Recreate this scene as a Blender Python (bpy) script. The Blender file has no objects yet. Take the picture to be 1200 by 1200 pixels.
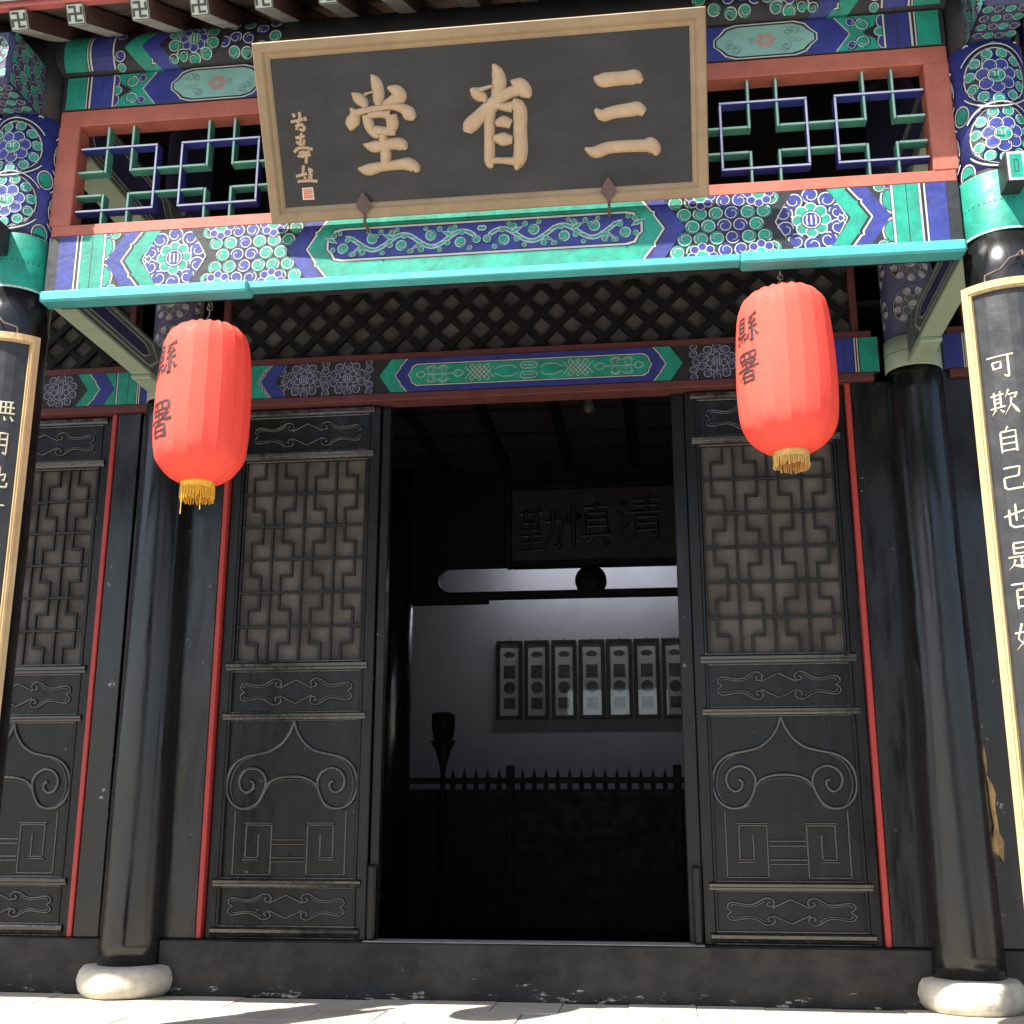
import bpy, math, random
from mathutils import Matrix, Vector
random.seed(7)
sc = bpy.context.scene
col = sc.collection
PI = math.pi
R = math.radians

# ---------------------------------------------------------------- camera
CAM = Vector((0.6389, -5.8369, 0.8184))
YAW, PITCH, ROLL, FPX = 0.1252, 0.2535, 0.0004, 1382.97
fw = Vector((-math.sin(YAW)*math.cos(PITCH), math.cos(YAW)*math.cos(PITCH), math.sin(PITCH)))
r0 = Vector((math.cos(YAW), math.sin(YAW), 0)); u0 = r0.cross(fw)
rt = r0*math.cos(ROLL)+u0*math.sin(ROLL); up = u0*math.cos(ROLL)-r0*math.sin(ROLL)
cd = bpy.data.cameras.new('camera'); cam = bpy.data.objects.new('camera', cd); col.objects.link(cam)
cd.sensor_width = 36; cd.lens = 36*FPX/1200; cd.clip_end = 3000; cd.clip_start = .05
m = Matrix((rt, up, -fw)).transposed().to_4x4(); m.translation = CAM
cam.matrix_world = m
sc.camera = cam

# ---------------------------------------------------------------- light
SUN_EL, SUN_AZ = 55.0, -40.0          # azimuth from straight in front of the hall, negative = from the left
w = bpy.data.worlds.new('World'); sc.world = w; w.use_nodes = True
nt = w.node_tree; bg = nt.nodes['Background']
sky = nt.nodes.new('ShaderNodeTexSky'); sky.sky_type = 'NISHITA'; sky.sun_disc = False
sky.sun_elevation = R(SUN_EL); sky.dust_density = 2.0; sky.air_density = .9
sd = Vector((math.sin(R(SUN_AZ))*math.cos(R(SUN_EL)), -math.cos(R(SUN_AZ))*math.cos(R(SUN_EL)), math.sin(R(SUN_EL))))  # towards the sun
sky.sun_rotation = math.atan2(sd.x, sd.y)
nt.links.new(sky.outputs[0], bg.inputs[0]); bg.inputs[1].default_value = 0.085
sl = bpy.data.lights.new('sun', 'SUN'); sl.energy = 4.7; sl.angle = R(.53); sl.color = (1, .965, .90)
so = bpy.data.objects.new('sun', sl); col.objects.link(so)
so.rotation_euler = sd.to_track_quat('Z', 'Y').to_euler(); so.location = (0, -8, 12)
sc.view_settings.view_transform = 'Standard'; sc.view_settings.look = 'None'
sc.view_settings.exposure = 1.5; sc.view_settings.gamma = 1
sc.render.engine = 'CYCLES'
sc.cycles.max_bounces = 8; sc.cycles.diffuse_bounces = 5

# ---------------------------------------------------------------- photo pixel -> point on a real plane
def ray(x, y): return fw + rt*((x-600)/FPX) - up*((y-600)/FPX)
def px(x, y, Y):
    d = ray(x, y); return CAM + d*((Y-CAM.y)/d.y)
def pxp(x, y, P0, N):
    d = ray(x, y); return CAM + d*((P0-CAM).dot(N)/d.dot(N))

# ---------------------------------------------------------------- materials
MATS = {}
def mat(name, c, rough=.6, var=.15, scale=6., bump=.15, bscale=None, spec=.5, stretch=(1,1,1), dirt=None, dirt_amt=.0, dirt_scale=9., metal=0., rvar=.12, chips=None, chip_thr=.7, chip_scale=22., trans=0., coat=0., zbias=None):
    m = bpy.data.materials.new(name); m.use_nodes = True; MATS[name] = m
    t = m.node_tree; N = t.nodes; L = t.links; b = N['Principled BSDF']
    tc = N.new('ShaderNodeTexCoord'); mp = N.new('ShaderNodeMapping'); L.new(tc.outputs['Object'], mp.inputs[0])
    geo = N.new('ShaderNodeNewGeometry'); L.new(geo.outputs['Position'], mp.inputs[0])
    mp.inputs['Scale'].default_value = stretch
    n1 = N.new('ShaderNodeTexNoise'); n1.inputs['Scale'].default_value = scale; n1.inputs['Detail'].default_value = 6; n1.inputs['Roughness'].default_value = .65
    L.new(mp.outputs[0], n1.inputs[0])
    mx = N.new('ShaderNodeMix'); mx.data_type = 'RGBA'
    lo = [max(0, k*(1-var)) for k in c]; hi = [min(1, k*(1+var)) for k in c]
    cr = N.new('ShaderNodeMapRange'); cr.inputs[1].default_value = .3; cr.inputs[2].default_value = .7
    L.new(n1.outputs[0], cr.inputs[0]); L.new(cr.outputs[0], mx.inputs[0])
    mx.inputs[6].default_value = (*lo, 1); mx.inputs[7].default_value = (*hi, 1)
    out = mx.outputs[2]
    def over(prev, colr, thr, scl, amt, soft=.08, st=None, zb=None):
        n = N.new('ShaderNodeTexNoise'); n.inputs['Scale'].default_value = scl; n.inputs['Detail'].default_value = 8; n.inputs['Roughness'].default_value = .7
        if st:
            mp2 = N.new('ShaderNodeMapping'); mp2.inputs['Scale'].default_value = st; L.new(geo.outputs['Position'], mp2.inputs[0]); L.new(mp2.outputs[0], n.inputs[0])
        else: L.new(geo.outputs['Position'], n.inputs[0])
        r = N.new('ShaderNodeMapRange'); r.inputs[1].default_value = thr-soft; r.inputs[2].default_value = thr+soft; r.inputs[4].default_value = amt
        src = n.outputs[0]
        if zb:                                   # wear gathers towards the foot of the timber
            sx_ = N.new('ShaderNodeSeparateXYZ'); L.new(geo.outputs['Position'], sx_.inputs[0])
            mm = N.new('ShaderNodeMath'); mm.operation = 'MULTIPLY_ADD'; L.new(sx_.outputs[2], mm.inputs[0]); mm.inputs[1].default_value = -zb[1]; mm.inputs[2].default_value = zb[0]*zb[1]
            ad = N.new('ShaderNodeMath'); ad.operation = 'ADD'; L.new(src, ad.inputs[0]); L.new(mm.outputs[0], ad.inputs[1]); src = ad.outputs[0]
        L.new(src, r.inputs[0])
        k = N.new('ShaderNodeMix'); k.data_type = 'RGBA'; L.new(r.outputs[0], k.inputs[0]); L.new(prev, k.inputs[6]); k.inputs[7].default_value = (*colr, 1)
        return k.outputs[2]
    if dirt: out = over(out, dirt, .55, dirt_scale, dirt_amt, .12)
    if chips: out = over(out, chips, chip_thr, chip_scale, .85, .015, st=(.45, 1, 1.6) if zbias else None, zb=zbias)
    L.new(out, b.inputs['Base Color'])
    rr = N.new('ShaderNodeMapRange'); rr.inputs[1].default_value = .3; rr.inputs[2].default_value = .7
    rr.inputs[3].default_value = max(.03, rough-rvar); rr.inputs[4].default_value = min(1, rough+rvar)
    n2 = N.new('ShaderNodeTexNoise'); n2.inputs['Scale'].default_value = scale*2.7; n2.inputs['Detail'].default_value = 4
    L.new(mp.outputs[0], n2.inputs[0]); L.new(n2.outputs[0], rr.inputs[0]); L.new(rr.outputs[0], b.inputs['Roughness'])
    b.inputs['Specular IOR Level'].default_value = spec; b.inputs['Metallic'].default_value = metal
    if coat: b.inputs['Coat Weight'].default_value = coat; b.inputs['Coat Roughness'].default_value = .2
    if bump:
        n3 = N.new('ShaderNodeTexNoise'); n3.inputs['Scale'].default_value = bscale or scale*4; n3.inputs['Detail'].default_value = 7
        L.new(mp.outputs[0], n3.inputs[0])
        bp = N.new('ShaderNodeBump'); bp.inputs['Strength'].default_value = bump; bp.inputs['Distance'].default_value = .01
        L.new(n3.outputs[0], bp.inputs['Height']); L.new(bp.outputs[0], b.inputs['Normal'])
    if trans:
        tr = N.new('ShaderNodeBsdfTranslucent'); L.new(out, tr.inputs[0]); ms = N.new('ShaderNodeMixShader'); ms.inputs[0].default_value = trans
        L.new(b.outputs[0], ms.inputs[1]); L.new(tr.outputs[0], ms.inputs[2]); L.new(ms.outputs[0], N['Material Output'].inputs[0])
    return m
LACQ = mat('black_lacquer', (.0075,.0076,.0078), .25, .35, 5, .6, 7, .5, (1,1,.22), dirt=(.024,.0235,.0225), dirt_amt=.25, dirt_scale=3.5, rvar=.14, chips=(.42,.40,.36), chip_thr=.675, chip_scale=14)
LACQM = mat('black_matt_lacquer', (.0065,.0066,.0068), .33, .35, 6, .25, 14, .32, (1,1,.3), dirt=(.022,.0215,.021), dirt_amt=.25, dirt_scale=5, chips=(.4,.38,.35), chip_thr=.695, chip_scale=18)
LACQC = mat('column_lacquer', (.008,.008,.008), .25, .3, 4, .7, 5.5, .6, (1,1,.2), dirt=(.026,.025,.024), dirt_amt=.3, dirt_scale=2.5, rvar=.14)
WORN = mat('worn_threshold_paint', (.009,.009,.0092), .5, .4, 6, .4, 14, .35, (.5,1,1), dirt=(.05,.046,.04), dirt_amt=.5, dirt_scale=6, chips=(.45,.42,.37), chip_thr=.66, chip_scale=17, zbias=(.09, .8))
CARV = mat('carved_ridge_lacquer', (.011,.011,.0112), .22, .3, 9, .15, 30, 1.0, dirt=(.03,.0297,.029), dirt_amt=.35, dirt_scale=7)
DARK = mat('interior_dark_wood', (.0045,.0044,.0043), .6, .3, 5, .2, spec=.15)
CEIL = mat('ceiling_boards', (.013,.0125,.012), .7, .3, 4, .2)
GREEN = mat('green_paint', (.010,.27,.185), .5, .26, 14, .15, 40, .4, dirt=(.03,.10,.08), dirt_amt=.5, dirt_scale=9)
BLUE = mat('blue_paint', (.026,.036,.215), .5, .26, 14, .15, 40, .4, dirt=(.03,.033,.09), dirt_amt=.5, dirt_scale=9)
WHITE = mat('white_paint', (.50,.495,.475), .5, .1, 14, .1, 40, .4)
BLACK = mat('black_outline_paint', (.018,.018,.020), .5, .2, 14, .1, 40, .4)
GREY = mat('grey_line_paint', (.36,.37,.36), .55, .12, 14, .1, 40, .4)
PALE = mat('pale_green_paint', (.20,.40,.35), .55, .12, 8, .1, 40, .4)
ROSE = mat('faded_rose_paint', (.36,.24,.22), .6, .15, 8, .1)
SAGE = mat('sage_paint', (.30,.38,.28), .6, .15, 10, .25, 20, dirt=(.14,.16,.12), dirt_amt=.5, dirt_scale=10)
SLATE = mat('slate_paint', (.085,.095,.10), .55, .2, 8, .15)
NAVY = mat('navy_paint', (.03,.033,.095), .55, .2, 8, .15)
CYAN = mat('cyan_trim_paint', (.07,.37,.38), .45, .10, 8, .2, 30, .4, dirt=(.05,.24,.23), dirt_amt=.5, dirt_scale=6, chips=(.20,.24,.22), chip_thr=.69, chip_scale=18)
RED = mat('red_frame_paint', (.40,.115,.075), .55, .12, 7, .2, 24, .4, dirt=(.20,.055,.045), dirt_amt=.4, dirt_scale=8)
REDS = mat('red_strip_paint', (.42,.045,.040), .5, .15, 9, .2, 30, .4, dirt=(.18,.03,.03), dirt_amt=.3)
MAROON = mat('maroon_paint', (.10,.028,.026), .6, .2, 7, .2, 24, .4)
RAFT = mat('rafter_brown', (.085,.040,.036), .65, .25, 7, .3, 20, dirt=(.03,.02,.02), dirt_amt=.5)
RAFTU = mat('rafter_underside', (.36,.37,.33), .65, .25, 12, .3, 30, dirt=(.12,.11,.10), dirt_amt=.5, dirt_scale=14)
SHEATH = mat('sheathing_wood', (.16,.115,.085), .75, .35, 6, .4, 20, stretch=(.4,3,1), dirt=(.05,.04,.035), dirt_amt=.5)
FASC = mat('fascia_red', (.40,.10,.085), .6, .12, 8, .2)
GOLD = mat('gilt_wood', (.285,.20,.11), .5, .14, 7, .25, 30, .4, stretch=(1,1,1), dirt=(.18,.12,.065), dirt_amt=.45, dirt_scale=6)
GOLD2 = mat('pale_gilt_wood', (.50,.36,.18), .5, .12, 9, .3, 30, .4, stretch=(3,3,.4), dirt=(.32,.21,.09), dirt_amt=.4, dirt_scale=10)
CHARM = mat('carved_character_gilt', (.42,.30,.185), .55, .10, 14, .2, 60, .35, dirt=(.32,.19,.09), dirt_amt=.3, dirt_scale=22)
CREAM = mat('cream_lettering', (.50,.44,.30), .55, .1, 20, .1)
BOARD = mat('sign_black_board', (.012,.012,.0125), .35, .3, 3, .25, 20, .45, (.5,1,3), dirt=(.05,.047,.042), dirt_amt=.4, dirt_scale=3)
BOARD2 = mat('couplet_black_board', (.022,.022,.0225), .40, .2, 5, .15, 30, .5, dirt=(.05,.05,.05), dirt_amt=.3)
SEAL = mat('seal_cream', (.62,.50,.38), .6, .1); SEALR = mat('seal_red', (.55,.15,.07), .6, .1)
IRON = mat('rusty_iron', (.085,.052,.042), .6, .3, 30, .3, 60)
WIRE = mat('steel_wire', (.25,.24,.23), .4, .2, 30, 0, metal=.8)
LANT = mat('red_lantern_fabric', (.93,.115,.082), .65, .05, 20, .12, 60, .2, stretch=(1,1,.25), trans=.25)
LTXT = mat('lantern_lettering', (.04,.016,.016), .6, .2, 30, 0)
FRY = mat('yellow_fringe', (.72,.42,.03), .6, .2, 60, 0); FRG = mat('gold_fringe', (.55,.36,.10), .6, .25, 60, 0)
PAPER = mat('window_backing_paper', (.12,.11,.10), .85, .3, 5, .25, 12, .2, dirt=(.06,.05,.042), dirt_amt=.7, dirt_scale=3.2)
TPAPER = mat('transom_backing', (.11,.106,.098), .85, .35, 6, .25, 12, .2, dirt=(.03,.028,.025), dirt_amt=.6, dirt_scale=4)
TBAR = mat('transom_bar', (.006,.006,.006), .6, .3, 6, .3, 20, .3)
STONE = mat('plinth_stone', (.56,.52,.43), .8, .16, 7, .6, 22, .3, dirt=(.32,.28,.21), dirt_amt=.65, dirt_scale=8, chips=(.16,.14,.12), chip_thr=.665, chip_scale=12)
PAVE = [mat('floor_brick_%d' % i, c, .85, .14, 6, .4, 40, .25, dirt=(.30,.25,.18), dirt_amt=.35, dirt_scale=5) for i, c in enumerate([(.50,.45,.37), (.47,.42,.34), (.53,.48,.40)])]
JOINT = mat('joint_earth', (.33,.28,.21), .95, .25, 12, .5)
GROUND = mat('courtyard_ground', (.28,.27,.25), .9, .15, .8, .3, 8)
PLASTER = mat('white_plaster', (.34,.34,.365), .85, .06, 3, .1)
RAW = mat('raw_split_wood', (.46,.29,.12), .75, .35, 14, .6, 30, stretch=(3,3,.6), dirt=(.16,.09,.04), dirt_amt=.7, dirt_scale=18)
ROOFT = mat('roof_tile', (.10,.10,.10), .8, .25, 6, .3)
MOUNT = mat('picture_mount', (.42,.41,.38), .5, .08, 6, 0); INK = mat('picture_ink', (.055,.055,.05), .5, .6, 26, 0)
LIGHTP = mat('pale_grey_paint', (.30,.29,.27), .7, .3, 25, .3)
def emis(name, c, s):
    m = bpy.data.materials.new(name); m.use_nodes = True; b = m.node_tree.nodes['Principled BSDF']
    b.inputs['Emission Color'].default_value = (*c, 1); b.inputs['Emission Strength'].default_value = s; b.inputs['Base Color'].default_value = (.8,.8,.8,1); return m
TUBEM = emis('fluorescent_tube', (.88,.90,1.0), 15)
glm = bpy.data.materials.new('picture_glass'); glm.use_nodes = True
_t = glm.node_tree; _b = _t.nodes['Principled BSDF']; _b.inputs['Roughness'].default_value = .03; _b.inputs['Base Color'].default_value = (.9,.9,.9,1)
_tr = _t.nodes.new('ShaderNodeBsdfTransparent'); _ms = _t.nodes.new('ShaderNodeMixShader'); _ms.inputs[0].default_value = .05
_gl = _t.nodes.new('ShaderNodeBsdfGlossy'); _gl.inputs['Roughness'].default_value = .03
_t.links.new(_tr.outputs[0], _ms.inputs[1]); _t.links.new(_gl.outputs[0], _ms.inputs[2]); _t.links.new(_ms.outputs[0], _t.nodes['Material Output'].inputs[0])

# ---------------------------------------------------------------- mesh builder
class MB:
    def __init__(s): s.v = []; s.f = []; s.m = []; s.s = []
    def add(s, vs, fs, mi=0, sm=False):
        o = len(s.v); s.v += [tuple(v) for v in vs]
        for f in fs: s.f.append([i+o for i in f]); s.m.append(mi); s.s.append(sm)
        return s
    def box(s, x0, x1, y0, y1, z0, z1, c=.003, mi=0, front=None):
        cx, cy, cz = (x0+x1)/2, (y0+y1)/2, (z0+z1)/2; hx, hy, hz = abs(x1-x0)/2, abs(y1-y0)/2, abs(z1-z0)/2
        c = min(c, hx*.45, hy*.45, hz*.45)
        vs = []; idx = {}
        for sx in (-1, 1):
            for sy in (-1, 1):
                for sz in (-1, 1):
                    for a in range(3):
                        h = [hx-c, hy-c, hz-c]; h[a] += c
                        idx[sx, sy, sz, a] = len(vs); vs.append((cx+sx*h[0], cy+sy*h[1], cz+sz*h[2]))
        F = []; B = (-1, 1)
        for q in B:
            F.append([idx[q,-1,-1,0], idx[q,1,-1,0], idx[q,1,1,0], idx[q,-1,1,0]][::q])
            F.append([idx[-1,q,-1,1], idx[-1,q,1,1], idx[1,q,1,1], idx[1,q,-1,1]][::q])
            F.append([idx[-1,-1,q,2], idx[1,-1,q,2], idx[1,1,q,2], idx[-1,1,q,2]][::q])
        for a in B:
            for b in B:
                F.append([idx[a,b,-1,0], idx[a,b,1,0], idx[a,b,1,1], idx[a,b,-1,1]][::a*b])
                F.append([idx[-1,a,b,1], idx[1,a,b,1], idx[1,a,b,2], idx[-1,a,b,2]][::a*b])
                F.append([idx[a,-1,b,2], idx[a,1,b,2], idx[a,1,b,0], idx[a,-1,b,0]][::a*b])
        for a in B:
            for b in B:
                for d in B: F.append([idx[a,b,d,0], idx[a,b,d,1], idx[a,b,d,2]][::a*b*d])
        o = len(s.f); s.add(vs, F, mi)
        if front is not None: s.m[o+1] = front       # the face towards -Y
        return s
    def prism(s, pts, f, h0, h1, mi=0, mi_side=None):
        """polygon pts (u,v), mapped by f(u,v,h) between h0 and h1"""
        n = len(pts); vs = [f(u, v, h0) for u, v in pts]+[f(u, v, h1) for u, v in pts]
        s.add(vs, [list(range(n))[::-1], list(range(n, 2*n))], mi)
        s.add(vs, [[i, (i+1) % n, n+(i+1) % n, n+i] for i in range(n)], mi if mi_side is None else mi_side); return s
    def lathe(s, prof, cx, cy, n=32, mi=0, a0=0, a1=2*PI, sm=True, wob=None, cap=True):
        full = abs(a1-a0-2*PI) < 1e-6; k = n if full else n+1; vs = []
        for r, z in prof:
            for i in range(k):
                a = a0+(a1-a0)*i/n; rr = r*(wob(a, z) if wob else 1)
                vs.append((cx+rr*math.cos(a), cy+rr*math.sin(a), z))
        fs = []
        for j in range(len(prof)-1):
            for i in range(n):
                i2 = (i+1) % k; fs.append([j*k+i, j*k+i2, (j+1)*k+i2, (j+1)*k+i])
        s.add(vs, fs, mi, sm)
        if cap and full:
            o = len(s.v)-len(vs)
            s.f.append([o+i for i in range(k)][::-1]); s.m.append(mi); s.s.append(False)
            s.f.append([o+(len(prof)-1)*k+i for i in range(k)]); s.m.append(mi); s.s.append(False)
        return s
    def tube(s, pts, r, n=6, mi=0, closed=False, sm=True):
        P = [Vector(p) for p in pts]; N = len(P); vs = []; prev = None
        for i, p in enumerate(P):
            if closed: d = P[(i+1) % N]-P[i-1]
            else: d = P[min(i+1, N-1)]-P[max(i-1, 0)]
            d.normalize()
            a = prev if prev is not None else (Vector((0, 0, 1)) if abs(d.z) < .9 else Vector((1, 0, 0)))
            x = a-d*a.dot(d)
            if x.length < 1e-6: x = d.orthogonal()
            x.normalize(); y = d.cross(x); prev = x
            rr = r[i] if isinstance(r, (list, tuple)) else r
            vs += [p+x*rr*math.cos(2*PI*k/n)+y*rr*math.sin(2*PI*k/n) for k in range(n)]
        fs = []
        for i in range(N if closed else N-1):
            j = (i+1) % N
            fs += [[i*n+k, i*n+(k+1) % n, j*n+(k+1) % n, j*n+k] for k in range(n)]
        s.add(vs, fs, mi, sm)
        if not closed: s.add(vs, [list(range(n))[::-1], [(N-1)*n+k for k in range(n)]], mi)
        return s
    def ridge(s, pts, f, hgt, mi=0, wid=None, prof=((-1,0),(-.8,.62),(-.35,.95),(.35,.95),(.8,.62),(1,0)), cap=True):
        """raised stroke: pts (u,v,halfwidth) or (u,v) with wid"""
        P = [(p[0], p[1], p[2] if len(p) > 2 else wid) for p in pts]; N = len(P); vs = []; K = len(prof)
        for i in range(N):
            a = P[max(i-1, 0)]; b = P[min(i+1, N-1)]; dx, dy = b[0]-a[0], b[1]-a[1]; l = math.hypot(dx, dy) or 1
            nx, ny = -dy/l, dx/l
            for t, hh in prof: vs.append(f(P[i][0]+nx*t*P[i][2], P[i][1]+ny*t*P[i][2], hh*hgt))
        fs = [[i*K+k, i*K+k+1, (i+1)*K+k+1, (i+1)*K+k] for i in range(N-1) for k in range(K-1)]
        s.add(vs, fs, mi, True)
        if cap: s.add(vs, [list(range(K)), [(N-1)*K+k for k in range(K)][::-1]], mi)
        return s
    def mesh(s, name, mats):
        me = bpy.data.meshes.new(name); me.from_pydata(s.v, [], s.f)
        for m in mats: me.materials.append(m)
        me.polygons.foreach_set('material_index', s.m); me.polygons.foreach_set('use_smooth', s.s); me.update(); return me
def link(name, me, parent=None, loc=None, rot=None):
    o = bpy.data.objects.new(name, me); col.objects.link(o)
    if loc is not None: o.location = loc
    if rot is not None: o.rotation_euler = rot
    if parent is not None:
        o.parent = parent
        if parent.type == 'EMPTY' and not parent.get('local_frame'): o.matrix_parent_inverse = Matrix.Translation(-Vector(parent.location))
    return o
def put(name, mb, mats, parent=None, label=None, kind=None, **k):
    o = link(name, mb.mesh(name, mats if isinstance(mats, (list, tuple)) else [mats]), parent, **k)
    if label: o['label'] = label
    if kind: o['kind'] = kind
    return o
def thing(name, label, cat, loc=(0, 0, 0), group=None):
    o = bpy.data.objects.new(name, None); o.empty_display_size = .1; col.objects.link(o); o.location = loc
    o['label'] = label; o['category'] = cat
    if group: o['group'] = group
    return o
def tag(o, label, cat, group=None):
    o['label'] = label; o['category'] = cat
    if group: o['group'] = group
    return o
def smooth(pts, n=6, closed=False):
    out = []; N = len(pts); D = len(pts[0])
    rng = range(N if closed else N-1)
    for i in rng:
        p = [pts[(i+k) % N] if closed else pts[max(0, min(N-1, i+k))] for k in (-1, 0, 1, 2)]
        for j in range(n):
            t = j/n
            out.append(tuple(.5*((2*p[1][d])+(-p[0][d]+p[2][d])*t+(2*p[0][d]-5*p[1][d]+4*p[2][d]-p[3][d])*t*t+(-p[0][d]+3*p[1][d]-3*p[2][d]+p[3][d])*t**3) for d in range(D)))
    if not closed: out.append(tuple(pts[-1]))
    return out

# ---------------------------------------------------------------- painter: flat paint built up in thin layers on a face
PM = [BLACK, WHITE, GREEN, BLUE, GREY, PALE, ROSE, SLATE, NAVY, SAGE]
bk, wh, gn, bl, gy, pa, ro, st, nv, sg = range(10)
class Paint:
    def __init__(s, f, h0=.0007, dh=.00004): s.f = f; s.mb = MB(); s.h0 = h0; s.dh = dh; s.h = h0; s.clip = None; s.mir = 1
    def region(s, clip=None): s.h = s.h0; s.clip = clip
    def rect(s, u0, u1, v0, v1): s.region([(u0, v0), (u1, v0), (u1, v1), (u0, v1)])
    def _clip(s, pts):
        c = s.clip
        if not c: return pts
        area = sum(c[i][0]*c[(i+1) % len(c)][1]-c[(i+1) % len(c)][0]*c[i][1] for i in range(len(c))); sg_ = 1 if area > 0 else -1
        for i in range(len(c)):
            a, b = c[i], c[(i+1) % len(c)]; out = []
            def d(p): return sg_*((b[0]-a[0])*(p[1]-a[1])-(b[1]-a[1])*(p[0]-a[0]))
            for j in range(len(pts)):
                p, q = pts[j], pts[(j+1) % len(pts)]; dp, dq = d(p), d(q)
                if dp >= 0: out.append(p)
                if (dp >= 0) != (dq >= 0):
                    t = dp/(dp-dq); out.append((p[0]+(q[0]-p[0])*t, p[1]+(q[1]-p[1])*t))
            pts = out
            if len(pts) < 3: return []
        return pts
    def raw(s, pts, c):
        p = s._clip(pts)
        if len(p) < 3: return
        s.mb.add([s.f(s.mir*u, v, s.h) for u, v in p], [list(range(len(p)))], c)
    def poly(s, pts, c): s.raw(pts, c); s.h += s.dh
    def disc(s, c, r, k, n=14, sy=1): s.poly([(c[0]+r*math.cos(2*PI*i/n), c[1]+sy*r*math.sin(2*PI*i/n)) for i in range(n)], k)
    def ribbon(s, pts, w, c, closed=False):
        N = len(pts); L = []; Rr = []
        for i, p in enumerate(pts):
            a = pts[i-1] if (closed or i > 0) else p; b = pts[(i+1) % N] if (closed or i < N-1) else p
            dx, dy = b[0]-a[0], b[1]-a[1]; l = math.hypot(dx, dy) or 1; ww = (w[i] if isinstance(w, list) else w)/2
            L.append((p[0]-dy/l*ww, p[1]+dx/l*ww)); Rr.append((p[0]+dy/l*ww, p[1]-dx/l*ww))
        for i in range(N if closed else N-1):
            j = (i+1) % N; s.raw([Rr[i], Rr[j], L[j], L[i]], c)
        s.h += s.dh
    def line(s, pts, w, c, closed=False): s.ribbon(pts, w, c, closed)
    def curl(s, c, r, ang, hand, fill, line=wh, bg=bk, turns=1.22, lw=.125):
        if bg is not None: s.disc(c, r*1.10, bk, 12)
        if fill is not None: s.disc(c, r*.99, fill, 12)
        pts = []; ws = []; n = 20
        for i in range(n+1):
            t = i/n; th = ang+hand*t*2*PI*turns; rad = r*(.87 if t < .5 else .87-(t-.5)/.5*.60)
            pts.append((c[0]+rad*math.cos(th), c[1]+rad*math.sin(th))); ws.append(r*lw*(1.1-.35*t))
        if fill is not None: s.ribbon(pts[9:], [q*2.6 for q in ws[9:]], bk)      # dark outline that makes the curl a comma
        s.ribbon(pts, ws, line)
    def rosette(s, c, Rr, n=10, out=bl, inn=gn, n2=7, line=wh, bg=bk, ph=0.):
        s.disc(c, Rr*1.02, bg, 20); hb = s.h
        for i in range(n):
            a = 2*PI*(i+.5)/n+ph; hand = 1 if math.cos(a) < 0 else -1
            s.h = hb+(i % 2)*4*s.dh
            s.curl((c[0]+Rr*.77*math.cos(a), c[1]+Rr*.77*math.sin(a)), Rr*.255, a+PI*.9, hand, out, line)
        for i in range(n2):
            a = 2*PI*i/n2+PI/2+ph
            q = (c[0]+Rr*.37*math.cos(a), c[1]+Rr*.37*math.sin(a))
            s.disc(q, Rr*.19, line, 11); s.disc(q, Rr*.16, inn, 11)
        s.disc(c, Rr*.30, bk, 14); s.disc(c, Rr*.265, line, 14); s.disc(c, Rr*.235, bg if bg != bk else out, 14)
        for k in (-1, 0, 1): s.ribbon([(c[0]+k*Rr*.11, c[1]-Rr*.15), (c[0]+k*Rr*.14, c[1]), (c[0]+k*Rr*.11, c[1]+Rr*.15)], Rr*.045, line)
    def flower(s, c, Rr, out=gn, inn=bl, line=wh, n=11):
        """column rosette: ring of curls round big lobed petals and a green heart"""
        s.disc(c, Rr*1.03, bk, 24); s.disc(c, Rr*.985, line, 24); s.disc(c, Rr*.95, bk, 24)
        for i in range(n):
            a = 2*PI*(i+.5)/n+PI/2; hand = 1 if math.cos(a) < 0 else -1
            s.curl((c[0]+Rr*.79*math.cos(a), c[1]+Rr*.79*math.sin(a)), Rr*.185, a+PI*.8, hand, out, line, None)
        for i in range(7):
            a = 2*PI*i/7-PI/2; q = (c[0]+Rr*.40*math.cos(a), c[1]+Rr*.39*math.sin(a))
            s.disc(q, Rr*.235, bk, 12); s.disc(q, Rr*.218, line, 12); s.disc(q, Rr*.192, inn, 12)
        s.disc(c, Rr*.30, bk, 14, .9); s.disc(c, Rr*.27, line, 14, .9); s.disc(c, Rr*.24, out, 14, .9)
        s.ribbon([(c[0]-Rr*.2, c[1]-Rr*.05), (c[0], c[1]-Rr*.1), (c[0]+Rr*.2, c[1]-Rr*.05)], Rr*.04, bk)
        for k in (-1, 1): s.ribbon([(c[0]+k*Rr*.05, c[1]-Rr*.02), (c[0]+k*Rr*.05, c[1]+Rr*.12), (c[0]+k*Rr*.13, c[1]+Rr*.12)], Rr*.04, line)
    def band(s, u0, u1, v0, v1, c, n=1):
        for i in range(n): s.raw([(u0, v0+(v1-v0)*i/n), (u1, v0+(v1-v0)*i/n), (u1, v0+(v1-v0)*(i+1)/n), (u0, v0+(v1-v0)*(i+1)/n)], c)
        s.h += s.dh
    def chev_pts(s, ut, run, v0, v1, notch=False, n=1):
        vm = (v0+v1)/2
        def arm(vend):
            if notch:
                k = .45; d = run*.10
                return [(ut, vm), (ut+run*k, vm+(vend-vm)*(k+.02)), (ut+run*k-d*.2, vm+(vend-vm)*(k+.13)), (ut+run*(k+.1), vm+(vend-vm)*(k+.15)), (ut+run, vend)]
            return [(ut+run*i/n, vm+(vend-vm)*i/n) for i in range(n+1)]
        return arm(v1)[::-1]+arm(v0)[1:]
    def chev(s, ua, ub, run, v0, v1, c, n=1):
        A = s.chev_pts(ua, run, v0, v1, n=n); B = s.chev_pts(ub, run, v0, v1, n=n)
        for i in range(len(A)-1): s.raw([A[i], B[i], B[i+1], A[i+1]], c)
        s.h += s.dh
    def done(s, name, parent, label=None): return put(name, s.mb, PM, parent, label)

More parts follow.
